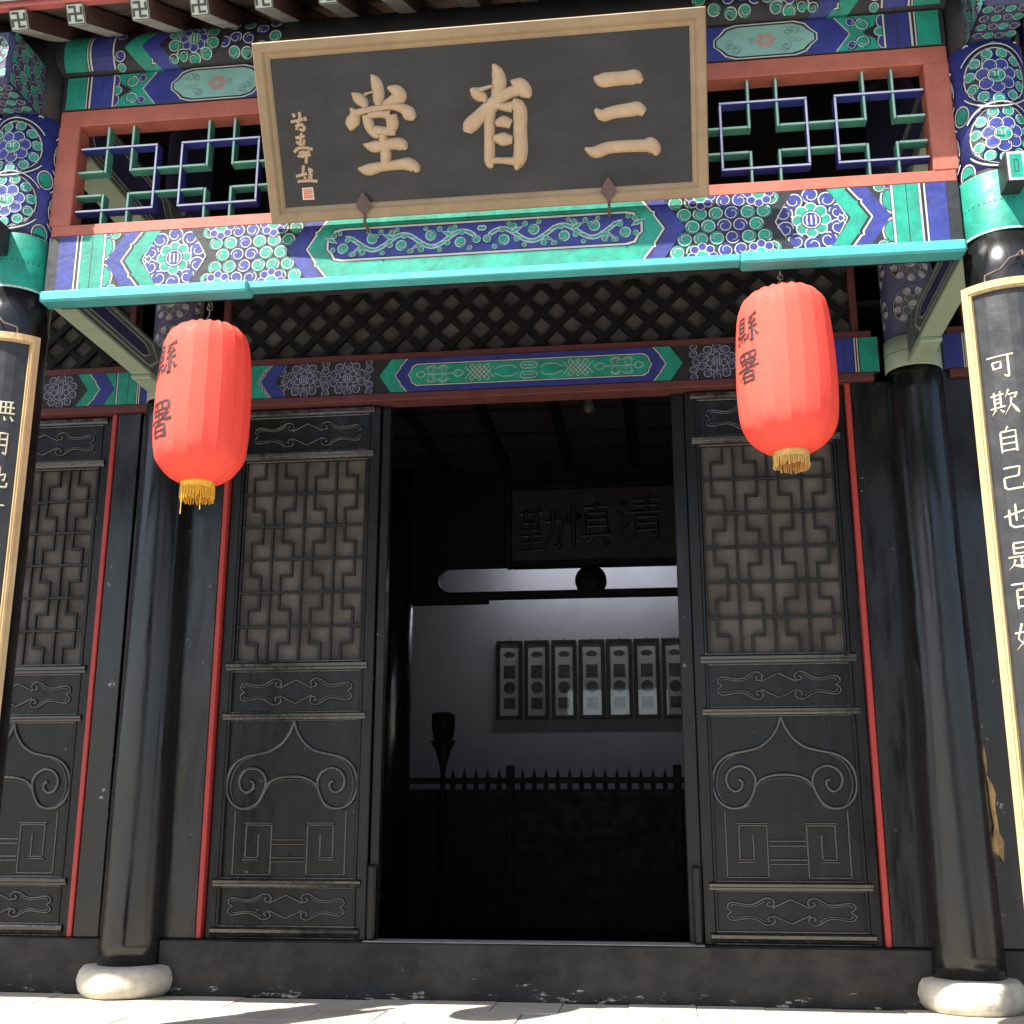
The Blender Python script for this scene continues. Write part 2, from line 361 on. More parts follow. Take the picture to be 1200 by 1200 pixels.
def flat(Y): return lambda u, v, h: (u, Y-h, v)
def cyl(cx, cy, rad):      # u = arc length from the front (towards -Y), v = z
    return lambda u, v, h: (cx+(rad+h)*math.sin(u/rad), cy-(rad+h)*math.cos(u/rad), v)

# ================================================================ THE SETTING
D = 1.645; XC = 1.95
gr = put('ground', MB().box(-400, 400, -500, -3.2, -1.1, -.75, 0), GROUND, kind='structure')
pf = put('platform', MB().box(-9, 9, -3.25, 12, -1.3, -.012, .01), [JOINT], kind='structure')
# floor bricks on the platform (the strip that the photograph shows)
bmeshes = []
for q, pm in enumerate(PAVE):
    for k in range(2):
        mb = MB().box(-.1488, .1488, -.1488, .1488, -.03, 0, .002)
        mb.v = [(x+random.uniform(-.001, .001), y+random.uniform(-.001, .001), z) for x, y, z in mb.v]
        bmeshes.append(mb.mesh('paving_brick', [pm]))
for j in range(9):
    for i in range(18):
        x = -2.7+.3*i+(.15 if j % 2 else 0); y = -.24-.3*j
        link('paving_brick', random.choice(bmeshes), pf, (x, y, random.uniform(-.003, .003)))

# ================================================================ THE HALL
hall = thing('hall', 'black lacquered timber hall with painted beams behind a pillared porch', 'building', (0, 0, 0))

# ---- columns
def wobble(seed):
    return lambda a, z: 1+.012*math.sin(3*a+seed+z*1.3)+.010*math.sin(5*a-z*2.1+seed*2)+.006*math.sin(z*7+seed)
def inner_column(sx, seed, r0_, r1_):
    x = sx*XC; cy = -.05
    prof = [(r0_+(r1_-r0_)*i/24, .12+(2.99-.12)*i/24) for i in range(25)]
    c = put('column', MB().lathe(prof, x, cy, 48, wob=wobble(seed)), [LACQC], hall, 'black lacquered wall column on a drum stone, pale green collar')
    put('painted_collar', MB().lathe([(r1_+.003, 2.985), (r1_+.006, 2.99), (r1_+.006, 3.066)], x, cy, 40, cap=False).lathe([(r1_+.004, 3.066), (r1_+.004, 3.07)], x, cy, 40, mi=1, cap=False).lathe([(r1_+.006, 3.07), (r1_+.006, 3.15), (r1_, 3.15)], x, cy, 40, cap=False), [SAGE, BLACK], c)
    put('painted_shaft', MB().lathe([(r1_-.002, 3.14), (r1_-.002, 4.6)], x, cy, 40), [NAVY], c)
    P = Paint(cyl(x, cy, r1_-.002))
    for z in (3.30, 3.53, 3.76, 3.99):
        for u in (0., .24, -.24): P.region(); P.flower((u, z), .105, gy, st, gy, 9)
    P.done('painted_scrolls', c)
    pr = [(.165, 0), (.20, .004), (.222, .03), (.232, .07), (.222, .11), (.205, .132), (.17, .138)]
    put('stone_plinth', MB().lathe(pr, x, cy-.02, 40, wob=lambda a, z: 1+.012*math.sin(4*a+seed)+.01*math.sin(9*a+seed*3)), [STONE], c)
inner_column(-1, 1.3, .150, .130); inner_column(1, 4.1, .162, .132)
RO = .143
for sx in (-1, 1):
    x = sx*XC; cy = -D
    c = put('column', MB().lathe([(.155-(.155-RO)*i/20, .12+(2.875-.12)*i/20) for i in range(21)], x, cy, 48, wob=wobble(2.2+sx)), [LACQC], hall, 'black porch column with green collar and painted flowers at its top')
    put('stone_plinth', MB().lathe([(.165, 0), (.20, .004), (.225, .03), (.235, .07), (.222, .11), (.205, .132), (.17, .138)], x, cy, 40), [STONE], c)
    put('painted_collar', MB().lathe([(RO+.003, 2.872), (RO+.0035, 3.11), (RO, 3.115)], x, cy, 44, cap=False), [GREEN], c)
    put('painted_shaft', MB().lathe([(RO, 3.10), (RO, 3.66)], x, cy, 44), [BLUE], c)
    put('top_shaft', MB().lathe([(RO-.004, 3.66), (RO-.004, 4.05)], x, cy, 44), [BLACK], c)
    P = Paint(cyl(x, cy, RO+.002), h0=.001)
    for k in range(64):
        u0, u1 = -.36+.01125*k, -.36+.01125*(k+1)
        for z, hh, cc in ((2.878, .008, wh), (3.108, .007, wh), (3.118, .012, bk), (2.992, .005, bk)): P.region(); P.band(u0, u1, z-hh/2, z+hh/2, cc)
    for z in (3.255, 3.50):
        for u in (-.29, 0., .29):
            P.region(); P.flower((u, z), .122, gn, bl, wh, 11)
        for u in (-.145, .145):
            P.region(); P.disc((u, z-.125), .036, wh, 12, 1.2); P.disc((u, z-.125), .031, bk, 12, 1.2); P.disc((u, z-.125), .027, gn, 12, 1.2)
    for z in (3.255, 3.50):
        for u in (-.29, 0., .29):
            for sv in (-1, 1):
                P.region(); P.h = P.h0+.0045
                arc_ = [(u+.142*math.cos(t_), z+sv*.142*math.sin(t_)*.93) for t_ in [.55+.051*i for i in range(41)]]
                P.line(arc_, .011, bk); P.h += .0003; P.line(arc_, .005, wh)
    P.region()
    P.line([(-.2, 3.635), (-.1, 3.655), (0, 3.64), (.1, 3.655), (.2, 3.635)], .006, wh)
    P.done('painted_flowers', c)
    # tenon block through the collar
    t = put('tenon_block', MB().box(x-.034, x+.034, cy-RO-.10, cy-.05, 3.005, 3.125, .004, 1), [GREEN, BLACK], c)
    Q = Paint(flat(cy-RO-.10)); Q.band(x-.030, x+.030, 3.009, 3.121, wh); Q.band(x-.022, x+.022, 3.018, 3.112, gn); Q.band(x-.008, x+.008, 3.04, 3.09, bk); Q.band(x-.005, x+.005, 3.044, 3.086, gn)
    Q.done('painted_face', c)
    # carved beam head
    hd = put('carved_beam_head', MB().box(x-.085, x+.085, cy-.36, cy, 3.655, 3.90, .02, 0), [NAVY], c)
    Q = Paint(flat(cy-.36)); Q.rect(x-.07, x+.07, 3.67, 3.885); Q.flower((x, 3.80), .072, gn, nv, gy, 9); Q.region([(x-.07, 3.672), (x+.07, 3.672), (x+.07, 3.725), (x-.07, 3.725)])
    for i in range(5): Q.curl((x-.06+.03*i, 3.697), .017, 1.5*i, 1, gn, gy)
    Q.done('painted_front', c)
    for sd_ in (-1, 1):
        Q = Paint(lambda u, v, h, sd_=sd_: (x+sd_*(.085+h), u, v))
        for i in range(7):
            for j in range(5): Q.region([(cy-.35, 3.66), (cy-.02, 3.66), (cy-.02, 3.895), (cy-.35, 3.895)]); Q.h += .0011*((i+2*j) % 4); Q.curl((cy-.335+.047*i+.02*(j % 2), 3.68+.05*j), .029, i*1.3+j, 1 if (i+j) % 2 else -1, (gn, nv)[(i+j) % 2], gy)
        Q.done('painted_side', c)
    Q = Paint(lambda u, v, h: (u, v, 3.655-h))
    for i in range(4):
        for j in range(5): Q.region([(x-.08, cy-.35), (x+.08, cy-.35), (x+.08, cy-.14), (x-.08, cy-.14)]); Q.curl((x-.06+.04*i, cy-.32+.05*j), .02, i*1.3+j, 1 if (i+j) % 2 else -1, (gn, nv)[(i+j) % 2], gy)
    Q.done('painted_underside', c)
    # tie beams back to the wall column
    for zb, zt, hw, nm in ((3.025, 3.20, .046, 'tie_beam'), (3.74, 4.0, .075, 'tie_beam')):
        tb = put(nm, MB().box(x-hw, x+hw, -D+.10, -.16, zb, zt, .004, 0), [SLATE], hall, 'painted tie beam with pale green underside between porch and wall column')
        put('underside_strip', MB().box(x-hw-.004, x+hw+.004, -D+.13, -.17, zb-.012, zb+.006, .003).box(x-hw-.006, x+hw+.006, -D+.10, -D+.34, zb-.035, zb-.012, .01).box(x-hw-.006, x+hw+.006, -.46, -.165, zb-.035, zb-.012, .01), [SAGE], tb)
        Q = Paint(lambda u, v, h, hw=hw: (x-sx*(hw+h), u, v)); zm = (zb+zt)/2; hh = (zt-zb)/2-.02
        def oct_(a, b, hgt, cut): return [(a, zm), (a+cut, zm-hgt), (b-cut, zm-hgt), (b, zm), (b-cut, zm+hgt), (a+cut, zm+hgt)]
        Q.poly(oct_(-1.42, -.36, hh, .09), sg); Q.poly(oct_(-1.40, -.38, hh-.012, .085), st); Q.poly(oct_(-1.32, -.46, hh-.03, .07), wh if zb > 3.5 else gy); Q.poly(oct_(-1.31, -.47, hh-.036, .07), nv)
        for e in (-1.47, -.30):
            for k in (-1, 0, 1): Q.curl((e, zm+k*.05), .024, k+1., 1, st, gy)
        Q.done('painted_side', tb)

# ---- lower painted beam of the porch
YB = -D-.05
beam = put('painted_beam', MB().box(-1.80, 1.80, YB, -D+.10, 2.872, 3.128, .003), [BLACK], hall, 'lower porch beam painted green and blue with rosettes and a scroll panel')
P = Paint(flat(YB)); v0, v1 = 2.876, 3.126; vm = 3.001; run = .082
for s_ in (1, -1):
    P.mir = -s_
    P.region(); P.band(1.680, 1.752, v0, v1, bl); P.region(); P.band(1.672, 1.678, v0, v1, wh); P.region(); P.band(1.654, 1.661, v0, v1, wh)
    P.region(); P.band(1.562, 1.653, v0, v1, gn); P.band(1.607, 1.610, v0, v1, bk); P.region(); P.band(1.552, 1.560, v0, v1, wh)
    # corner leaves
    for sv in (-1, 1):
        P.region([(1.549, vm), (1.549, vm+sv*.125), (1.549-.09, vm+sv*.125)])
        P.disc((1.555, vm+sv*.065), .045, wh, 14, 1.3); P.disc((1.555, vm+sv*.065), .039, bk, 14, 1.3); P.disc((1.555, vm+sv*.065), .035, gn, 14, 1.3)
        P.curl((1.515, vm+sv*.122), .026, 0, sv, gn); P.curl((1.545, vm+sv*.125), .018, 0, sv, bl)
    P.region([(1.75, v0), (1.0, v0), (1.0, v1), (1.75, v1)])
    P.chev(1.547, 1.478, -run, v0, v1, bl); P.chev(1.478, 1.400, -run, v0, v1, gn)
    Z = P.chev_pts(1.474, -run, v0, v1, True); P.line(Z, .020, bk); P.line([(a+.005, b) for a, b in Z], .0065, wh)
    # hexagon with rosette
    hexa = [(1.397, vm), (1.397-run, v1), (1.12+.075, v1), (1.113, vm), (1.12+.075, v0), (1.397-run, v0)]
    P.region(hexa); P.poly(hexa, bk); P.rosette((1.255, vm), .132, 10, bl, gn, 8)
    P.line([(1.325, v0+.002), (1.388, vm), (1.325, v1-.002)], .004, wh); P.line([(1.185, v0+.002), (1.122, vm), (1.185, v1-.002)], .004, wh)
    P.poly([(1.382, vm), (1.36, vm+.02), (1.35, vm), (1.36, vm-.02)], wh); P.poly([(1.377, vm), (1.36, vm+.014), (1.353, vm), (1.36, vm-.014)], bl)
    # close-set curls with half flowers on the upper and lower edges
    fld = [(1.193, v1), (1.116, vm), (1.193, v0)]
    def inside(u, v): return u < 1.105+.077*abs(v-vm)/.125 and u > .795-run*abs(v-vm)/.125
    P.clip = [(1.115, vm), (1.193, v0), (.70, v0), (.70, v1), (1.193, v1)]
    for j in range(-2, 3):
        for i in range(9):
            uu = 1.172-.0602*i-(.0301 if j % 2 else 0); vv = vm+.0515*j
            if not inside(uu, vv): continue
            P.clip = [(uu-.05, v0), (uu+.05, v0), (uu+.05, v1), (uu-.05, v1)]
            P.h = P.h0+((i+j) % 3)*.00017
            far = min(math.hypot(uu-q_, vv-e_) for q_ in (1.065, .845) for e_ in (v0, v1))
            P.curl((uu, vv), .0285, (0 if uu > .957 else PI)+.5*j, 1 if (j >= 0) == (uu > .957) else -1, bl if abs(uu-.957) < .036 or (j == 0 and i % 3 == 1) else gn, wh, lw=.115)
    for q_ in (1.065, .845):
        for e_ in (v0, v1):
            P.clip = [(.5, v0), (1.3, v0), (1.3, v1), (.5, v1)]; P.h = P.h0+.0006
            P.disc((q_, e_), .060, bk, 18)
            for k in range(8):
                t_ = 2*PI*k/8; c_ = (q_+.040*math.cos(t_), e_+.040*math.sin(t_)); P.disc(c_, .0180, wh, 11); P.disc(c_, .0152, bl, 11)
            P.disc((q_, e_), .026, wh, 14); P.disc((q_, e_), .0225, gn, 14)
    P.region([(.80, v0), (.0, v0), (.0, v1), (.80, v1)])
    P.h = P.h0+.0030
    P.chev(.785, .708, -run, v0, v1, bl)
    P.raw([(.708, vm), (.708-run, v1), (0, v1), (0, vm)], gn); P.raw([(.708, vm), (.708-run, v0), (0, v0), (0, vm)], gn); P.h += P.dh
    Z = P.chev_pts(.708, -run, v0, v1, True); P.line([(a-.002, b) for a, b in Z], .017, bk); P.line([(a-.005, b) for a, b in Z], .0075, wh)
    cm = 3.012
    def cart(du, dv): 
        e = .615+du
        return [(0, cm-.063-dv), (e-.06, cm-.063-dv), (e-.028, cm-.055-dv), (e-.016, cm-.032-dv*.6), (e, cm-.018), (e, cm+.018), (e-.016, cm+.032+dv*.6), (e-.028, cm+.055+dv), (e-.06, cm+.063+dv), (0, cm+.063+dv)]
    for du, dv, cc in ((.012, .012, bk), (.008, .008, wh), (0, 0, bk), (-.004, -.004, bl)):
        pts = cart(du, dv)
        for i in range(5):
            P.raw([pts[i], pts[i+1] if i < 4 else pts[5], pts[9-i-1] if i < 4 else pts[5], pts[9-i]] if i < 4 else [pts[4], pts[5], pts[5], pts[4]], cc) if i < 4 else None
        P.h += P.dh
    # scroll of the panel: winding stem with curled leaves
    stem = [(u, cm+.030*math.sin((u-.02)*2*PI/.235)) for u in [i*.0095 for i in range(3, 58)]]
    P.line(stem, .019, wh); P.line(stem, .012, gn)
    for k in range(5):
        uc = .080+.1175*k; sv = -1 if k % 2 == 0 else 1
        P.curl((uc+.005, cm+sv*.018), .024, PI/2*sv, -1 if sv > 0 else 1, gn, wh, None)
        P.curl((uc+.045, cm-sv*.040), .014, 0, sv, gn, wh, None); P.curl((uc-.03, cm+sv*.044), .012, 2, -sv, gn, wh, None)
        for du in (-.055, .03):
            leaf = [(uc+du, cm-sv*.008), (uc+du+.018, cm-sv*.026), (uc+du+.052, cm-sv*.034), (uc+du+.026, cm-sv*.014)]
            P.line(leaf, .007, wh, True); P.poly(leaf, gn)
    for k in range(10):
        uc = .05+.0575*k; sv = 1 if k % 2 else -1
        P.curl((uc, cm+sv*.047), .0105, k*1.1, sv, gn, wh, None); P.curl((uc+.028, cm+sv*.004*(k % 3-1)-sv*.02), .0125, k*.7+2, -sv, gn, wh, None)
    P.curl((.022, cm-.012), .018, 1.2, 1, gn, wh, None); P.disc((.006, cm+.035), .012, wh, 12); P.disc((.006, cm+.035), .008, gn, 12)
P.mir = 1
P.done('painted_pattern', beam)
put('bottom_moulding', MB().box(-1.0, .985, YB-.016, YB+.045, 2.842, 2.873, .004), [CYAN], beam)
for s_, xa, xb in ((-1, -1.80, -.93), (1, .985, 1.80)):
    put('end_moulding', MB().box(xa, xb, YB-.034, YB+.05, 2.826, 2.874, .008), [CYAN], beam)

# ---- red openwork frame above the beam
fr = put('openwork_frame', MB().box(-1.81, 1.81, -D-.045, -D+.04, 3.640, 3.715, .004).box(-1.80, 1.80, -D-.045, -D+.04, 3.129, 3.180, .004), [RED], hall, 'red painted frame holding the green and blue openwork lattice')
for s_ in (-1, 1): put('stile', MB().box(*sorted((s_*1.718, s_*1.812)), -D-.047, -D+.042, 3.178, 3.642, .004), [RED], fr)
for xs in (-.885, 0, .885): put('mullion', MB().box(xs-.03, xs+.03, -D-.02, -D+.03, 3.18, 3.64, .004), [RED], fr) if xs == 0 else None
LB = mat('blue_bar_edge', (.60,.60,.72), .5, .1, 20, 0); LG = mat('green_bar_edge', (.34,.54,.45), .5, .1, 20, 0)
BARG = mat('green_bar', (.06,.24,.165), .5, .15, 16, .1)
_bars = {}
def lbar(u0, u1, z0, z1, c, yo=0):
    lx, lz = round(u1-u0, 4), round(z1-z0, 4); key = (lx, lz, c)
    if key not in _bars: _bars[key] = MB().box(-lx/2, lx/2, -.024, .024, -lz/2, lz/2, .002, 0, 1).mesh('lattice_bar', [BLUE, LB] if c == 'b' else [BARG, LG])
    link('lattice_bar', _bars[key], fr, ((u0+u1)/2, -D+yo, (z0+z1)/2))
hw = .0058
for k in range(8):
    xc = -1.545+.4414*k; a, b = xc-.165, xc+.165; zl, zh = 3.25, 3.54; g0, g1 = 3.322, 3.432
    for z in (zl, zh): lbar(max(a-hw, -1.715), min(b+hw, 1.715), z-hw, z+hw, 'b', -.003)
    if k > 0: lbar(a-hw, a+hw, zl+hw, zh-hw, 'b', -.003)
    if k < 7: lbar(b-hw, b+hw, zl+hw, zh-hw, 'b', -.003)
    for s_ in (-1, 1):
        xx = xc+s_*.055
        lbar(xx-hw, xx+hw, g1-hw, 3.645, 'g', .002); lbar(xx-hw, xx+hw, 3.175, g0+hw, 'g', .002)
    xl = xc+.055
    xr = xc+.4414-.055 if k < 7 else 1.72
    for z in (g0, g1):
        lbar(xl+hw, xr-hw, z-hw, z+hw, 'g', .0)
        if k == 0: lbar(-1.72, xc-.055-hw, z-hw, z+hw, 'g', .0)

# ---- upper painted board and round purlin
ub = put('painted_beam', MB().box(-1.81, 1.81, -D-.05, -D+.08, 3.716, 3.872, .003), [BLACK], hall, 'upper porch beam board with pale cloud-shaped panels on blue')
P = Paint(flat(-D-.05)); w0, w1 = 3.718, 3.870; wm = (w0+w1)/2
pu = put('round_purlin', None or MB().add(*[[(x, -D+.03-.118*math.cos(2*PI*i/28), 3.978+.118*math.sin(2*PI*i/28)) for x in (-4.2, 4.2) for i in range(28)], [[i, (i+1) % 28, 28+(i+1) % 28, 28+i] for i in range(28)]], 0, True), [BLACK], hall, 'round painted purlin with green curl rosettes under the rafters')
CYp, CZp, RP = -D+.03, 3.978, .119
Q = Paint(lambda u, v, h: (u, CYp-(RP+h)*math.cos(v/RP), CZp+(RP+h)*math.sin(v/RP)))
q0, q1 = -.092, .12; qm = .01
for s_ in (1, -1):
    P.mir = Q.mir = s_
    P.region(); P.band(1.705, 1.79, w0, w1, gn); P.region(); P.band(1.680, 1.688, w0, w1, wh); P.region(); P.band(1.697, 1.702, w0, w1, wh); P.region(); P.band(1.588, 1.676, w0, w1, bl); P.band(1.630, 1.632, w0, w1, bk); P.region(); P.band(1.578, 1.585, w0, w1, wh)
    Q.region(); Q.band(1.700, 1.80, q0, q1, gn, 8); Q.region(); Q.band(1.678, 1.686, q0, q1, wh, 8); Q.region(); Q.band(1.692, 1.697, q0, q1, wh, 8); Q.region(); Q.band(1.586, 1.674, q0, q1, bl, 8); Q.region(); Q.band(1.576, 1.583, q0, q1, wh, 8)
    # board: scroll corner, blue field, pale cloud panel
    P.region([(1.574, w0), (1.44, w0), (1.44, w1), (1.574, w1)])
    for sv in (-1, 1):
        P.poly([(1.50, wm+sv*.002), (1.43, wm+sv*.078), (1.56, wm+sv*.078), (1.545, wm+sv*.03)], gn)
        P.curl((1.500, wm+sv*.040), .028, PI/2*sv, sv, gn); P.curl((1.458, wm+sv*.052), .020, 0, -sv, bl)
        P.disc((1.575, wm+sv*.045), .022, gy, 12, 1.5); P.disc((1.575, wm+sv*.045), .018, bl, 12, 1.5)
    P.disc((1.57, wm), .028, gy, 12, .8); P.disc((1.57, wm), .023, gn, 12, .8)
    for sv in (-1, 1):
        P.region(); P.poly([(1.502, wm), (1.438, wm+sv*.076), (1.395, wm+sv*.076), (1.452, wm)], gn); P.line([(1.452, wm), (1.395, wm+sv*.076)], .005, gy)
        P.region(); P.raw([(1.449, wm), (1.392, wm+sv*.076), (.80, wm+sv*.076), (.80, wm)], bl)
    P.region(); P.h = P.h0+.001
    def cloud(g):
        a, b = .935-g, 1.315+g; hh = .066+g
        pts = [(a+.085, wm-hh), (b-.085, wm-hh), (b-.045, wm-hh*.82), (b-.022, wm-hh*.45), (b, wm-hh*.2), (b, wm+hh*.2), (b-.022, wm+hh*.45), (b-.045, wm+hh*.82), (b-.085, wm+hh), (a+.085, wm+hh), (a+.045, wm+hh*.82), (a+.022, wm+hh*.45), (a, wm+hh*.2), (a, wm-hh*.2), (a+.022, wm-hh*.45), (a+.045, wm-hh*.82)]
        return pts
    def cfill(g, c):
        p = cloud(g); n = len(p)
        for i in range(8): P.raw([p[i], p[i+1], p[(14-i+2) % n if i else 0], p[(15-i+2) % n]] if 0 else [((.935+1.315)/2, wm), p[i], p[i+1]], c)
        for i in range(8, 16): P.raw([((.935+1.315)/2, wm), p[i], p[(i+1) % n]], c)
        P.h += P.dh
    cfill(.012, wh); cfill(.007, bk); cfill(0, pa)
    for i in range(6):
        a = i*PI/3; P.disc((1.125+.026*math.cos(a), wm+.022*math.sin(a)), .015, ro, 10)
    rnd = random.Random(3)
    for i in range(16):
        cx_ = rnd.choice((-1, 1))*rnd.uniform(.05, .15)+1.125; cy_ = wm+rnd.uniform(-.045, .045)
        P.curl((cx_, cy_), rnd.uniform(.010, .018), rnd.uniform(0, 6), rnd.choice((-1, 1)), None, SLI if False else st, None, lw=.12)
    P.region([(.80, w0), (.0, w0), (.0, w1), (.80, w1)]); P.poly([(.80, w0), (.74, wm), (.80, w1), (0, w1), (0, w0)], gn)
    # purlin
    Q.region()
    Q.chev(1.530, 1.455, -.10, q0-.04, q1, gn, 5); Q.chev(1.455, 1.375, -.10, q0-.04, q1, bl, 5)
    Z = Q.chev_pts(1.455, -.10, q0-.04, q1, True); Q.line(Z, .018, bk); Q.line(Z, .007, wh)
    for sv in (-1, 1): Q.region(); Q.curl((1.552, qm+sv*.05), .026, 0, sv, bl); Q.curl((1.55, qm+sv*.098), .02, 0, -sv, gn)
    Q.region([(1.373, qm-.01), (1.27, q0), (1.02, q0), (1.02, q1+.03), (1.27, q1+.03)]); Q.rosette((1.225, .012), .112, 10, gn, bl, 8)
    Q.region([(1.373, q0), (1.27, q0), (1.34, qm)]); Q.curl((1.315, q0+.022), .022, 0, 1, gn); Q.region([(1.373, q1), (1.28, q1), (1.34, qm)]); Q.curl((1.32, q1-.02), .022, 0, -1, gn)
    Q.region([(1.12, q0), (.70, q0), (.70, q1), (1.06, q1)])
    Q.h = Q.h0+.0026
    for (uu, vv, o_) in ((1.05, -.062, gn), (.995, -.068, gn), (1.09, -.015, bl), (1.04, 0., bl), (.985, -.008, bl), (.93, -.05, gn), (.925, .03, bl), (.985, .06, gn), (1.05, .065, gn), (.87, -.01, gn), (.87, .06, bl), (.87, -.07, bl)): Q.curl((uu, vv), .027, uu*40, 1 if vv > 0 else -1, o_)
P.mir = Q.mir = 1
P.done('painted_pattern', ub); Q.done('painted_pattern', pu)
# purlin fascia behind, and the neighbouring bays of the porch front
for s_ in (-1, 1):
    xa, xb = sorted((s_*2.10, s_*4.2))
    nb = put('painted_beam', MB().box(xa, xb, YB, -D+.10, 2.872, 3.128, .003), [BLUE], hall, 'blue painted porch beam of the neighbouring bay')
    Q = Paint(flat(YB)); Q.mir = s_; Q.band(2.18, 2.27, v0, v1, gn); Q.region(); Q.band(2.165, 2.172, v0, v1, wh); Q.region(); Q.band(2.278, 2.285, v0, v1, wh); Q.done('painted_pattern', nb)
    put('end_moulding', MB().box(xa, xb, YB-.06, -D+.10, 2.826, 2.876, .006), [CYAN], nb)
    ob = put('openwork_frame', MB().box(xa, xb, -D-.045, -D+.04, 3.640, 3.715, .004).box(xa, xb, -D-.045, -D+.04, 3.129, 3.180, .004).box(*sorted((s_*2.09, s_*2.19)), -D-.047, -D+.042, 3.178, 3.642, .004), [RED], hall, 'red openwork frame of the neighbouring bay')
    for z in (3.25, 3.54): put('lattice_bar', MB().box(*sorted((s_*2.19, s_*4.2)), -D-.024, -D+.024, z-hw, z+hw, .002, 0, 1), [BLUE, LB], ob)
    for z in (3.322, 3.432): put('lattice_bar', MB().box(*sorted((s_*2.19, s_*4.2)), -D-.022, -D+.022, z-hw, z+hw, .002, 0, 1), [BARG, LG], ob)
    put('painted_beam', MB().box(xa, xb, -D-.05, -D+.08, 3.716, 3.872, .003), [BLUE], hall, 'upper blue painted porch beam of the neighbouring bay')

# ---- rafters, sheathing, roof
SL = .56; YE, ZE = -2.02, 3.872            # rafter end: underside
L_ = 2.35; ang = math.atan(SL)
rme = MB(); rme.box(-.037, .037, 0, L_/math.cos(ang), .0, .080, .004); rme.m[4] = 1
for i, f in enumerate(rme.f):
    if all(abs(rme.v[k][2]) < .006 for k in f): rme.m[i] = 1
RME = rme.mesh('rafter', [RAFT, RAFTU])
eb = MB().box(-.0365, .0365, -.006, 0, .0005, .0795, .001)
RSW = mat('rafter_end_cream', (.42,.45,.38), .6, .15, 20, .2); RSD = mat('rafter_end_dark', (.035,.05,.042), .6, .2, 20, .2)
c0 = .040; q = .0085
for z in (-1,):
    def rb(x0, x1, z0, z1, m_=1): eb.box(x0, x1, -.0085, -.0055, c0+z0, c0+z1, .0005, m_)
    e_ = .030
    rb(-e_, e_, -q/2, q/2); rb(-q/2, q/2, -e_, -q/2); rb(-q/2, q/2, q/2, e_)
    rb(-e_+.004, -q/2, e_-q, e_); rb(q/2, e_-.004, -e_, -e_+q); rb(e_-q, e_, q/2, e_-.004); rb(-e_, -e_+q, -e_+.004, -q/2)
    for k in (-1, 1): rb(*sorted((k*.0330, k*.0362)), -.039, .039); rb(-.0328, .0328, *sorted((k*.0360, k*.0392)))
EME = eb.mesh('rafter_end', [RSW, RSD])
for i in range(24):
    x = -2.595+.254*i
    r_ = link('rafter', RME, hall, (x+.008*math.sin(i*2.7), YE, ZE+.004*math.sin(i*1.9)), (ang, 0, .004*math.sin(i*5)))
    e = link('rafter_end', EME, r_); 
def slope(y): return ZE+.088/math.cos(ang)+(y-YE)*SL
def slab(xa, xb, ya, yb, t0, t1):
    mb = MB(); vs = [(x, y, slope(y)+t) for x in (xa, xb) for y in (ya, yb) for t in (t0, t1)]
    return mb.add(vs, [[0,1,3,2], [4,6,7,5], [0,4,5,1], [2,3,7,6], [0,2,6,4], [1,5,7,3]])
nbrd = 12
for k in range(nbrd):
    y0_ = -2.035+k*.2; put('sheathing_board', slab(-4.4, 4.4, y0_, y0_+.194, .003+random.uniform(0, .002), .022), [SHEATH], hall)
put('eave_fascia', MB().box(-4.4, 4.4, -2.072, -2.034, ZE+.074, ZE+.125, .004), [FASC], hall, 'faded red eave board above the rafter ends')
put('roof', slab(-4.6, 4.6, -2.085, 3.4, .026, .13).add([(x, y, slope(3.4)+.13-(y-3.4)*SL) for x in (-4.6, 4.6) for y in (3.4, 9)], [[0, 2, 3, 1]]), [ROOFT], hall)

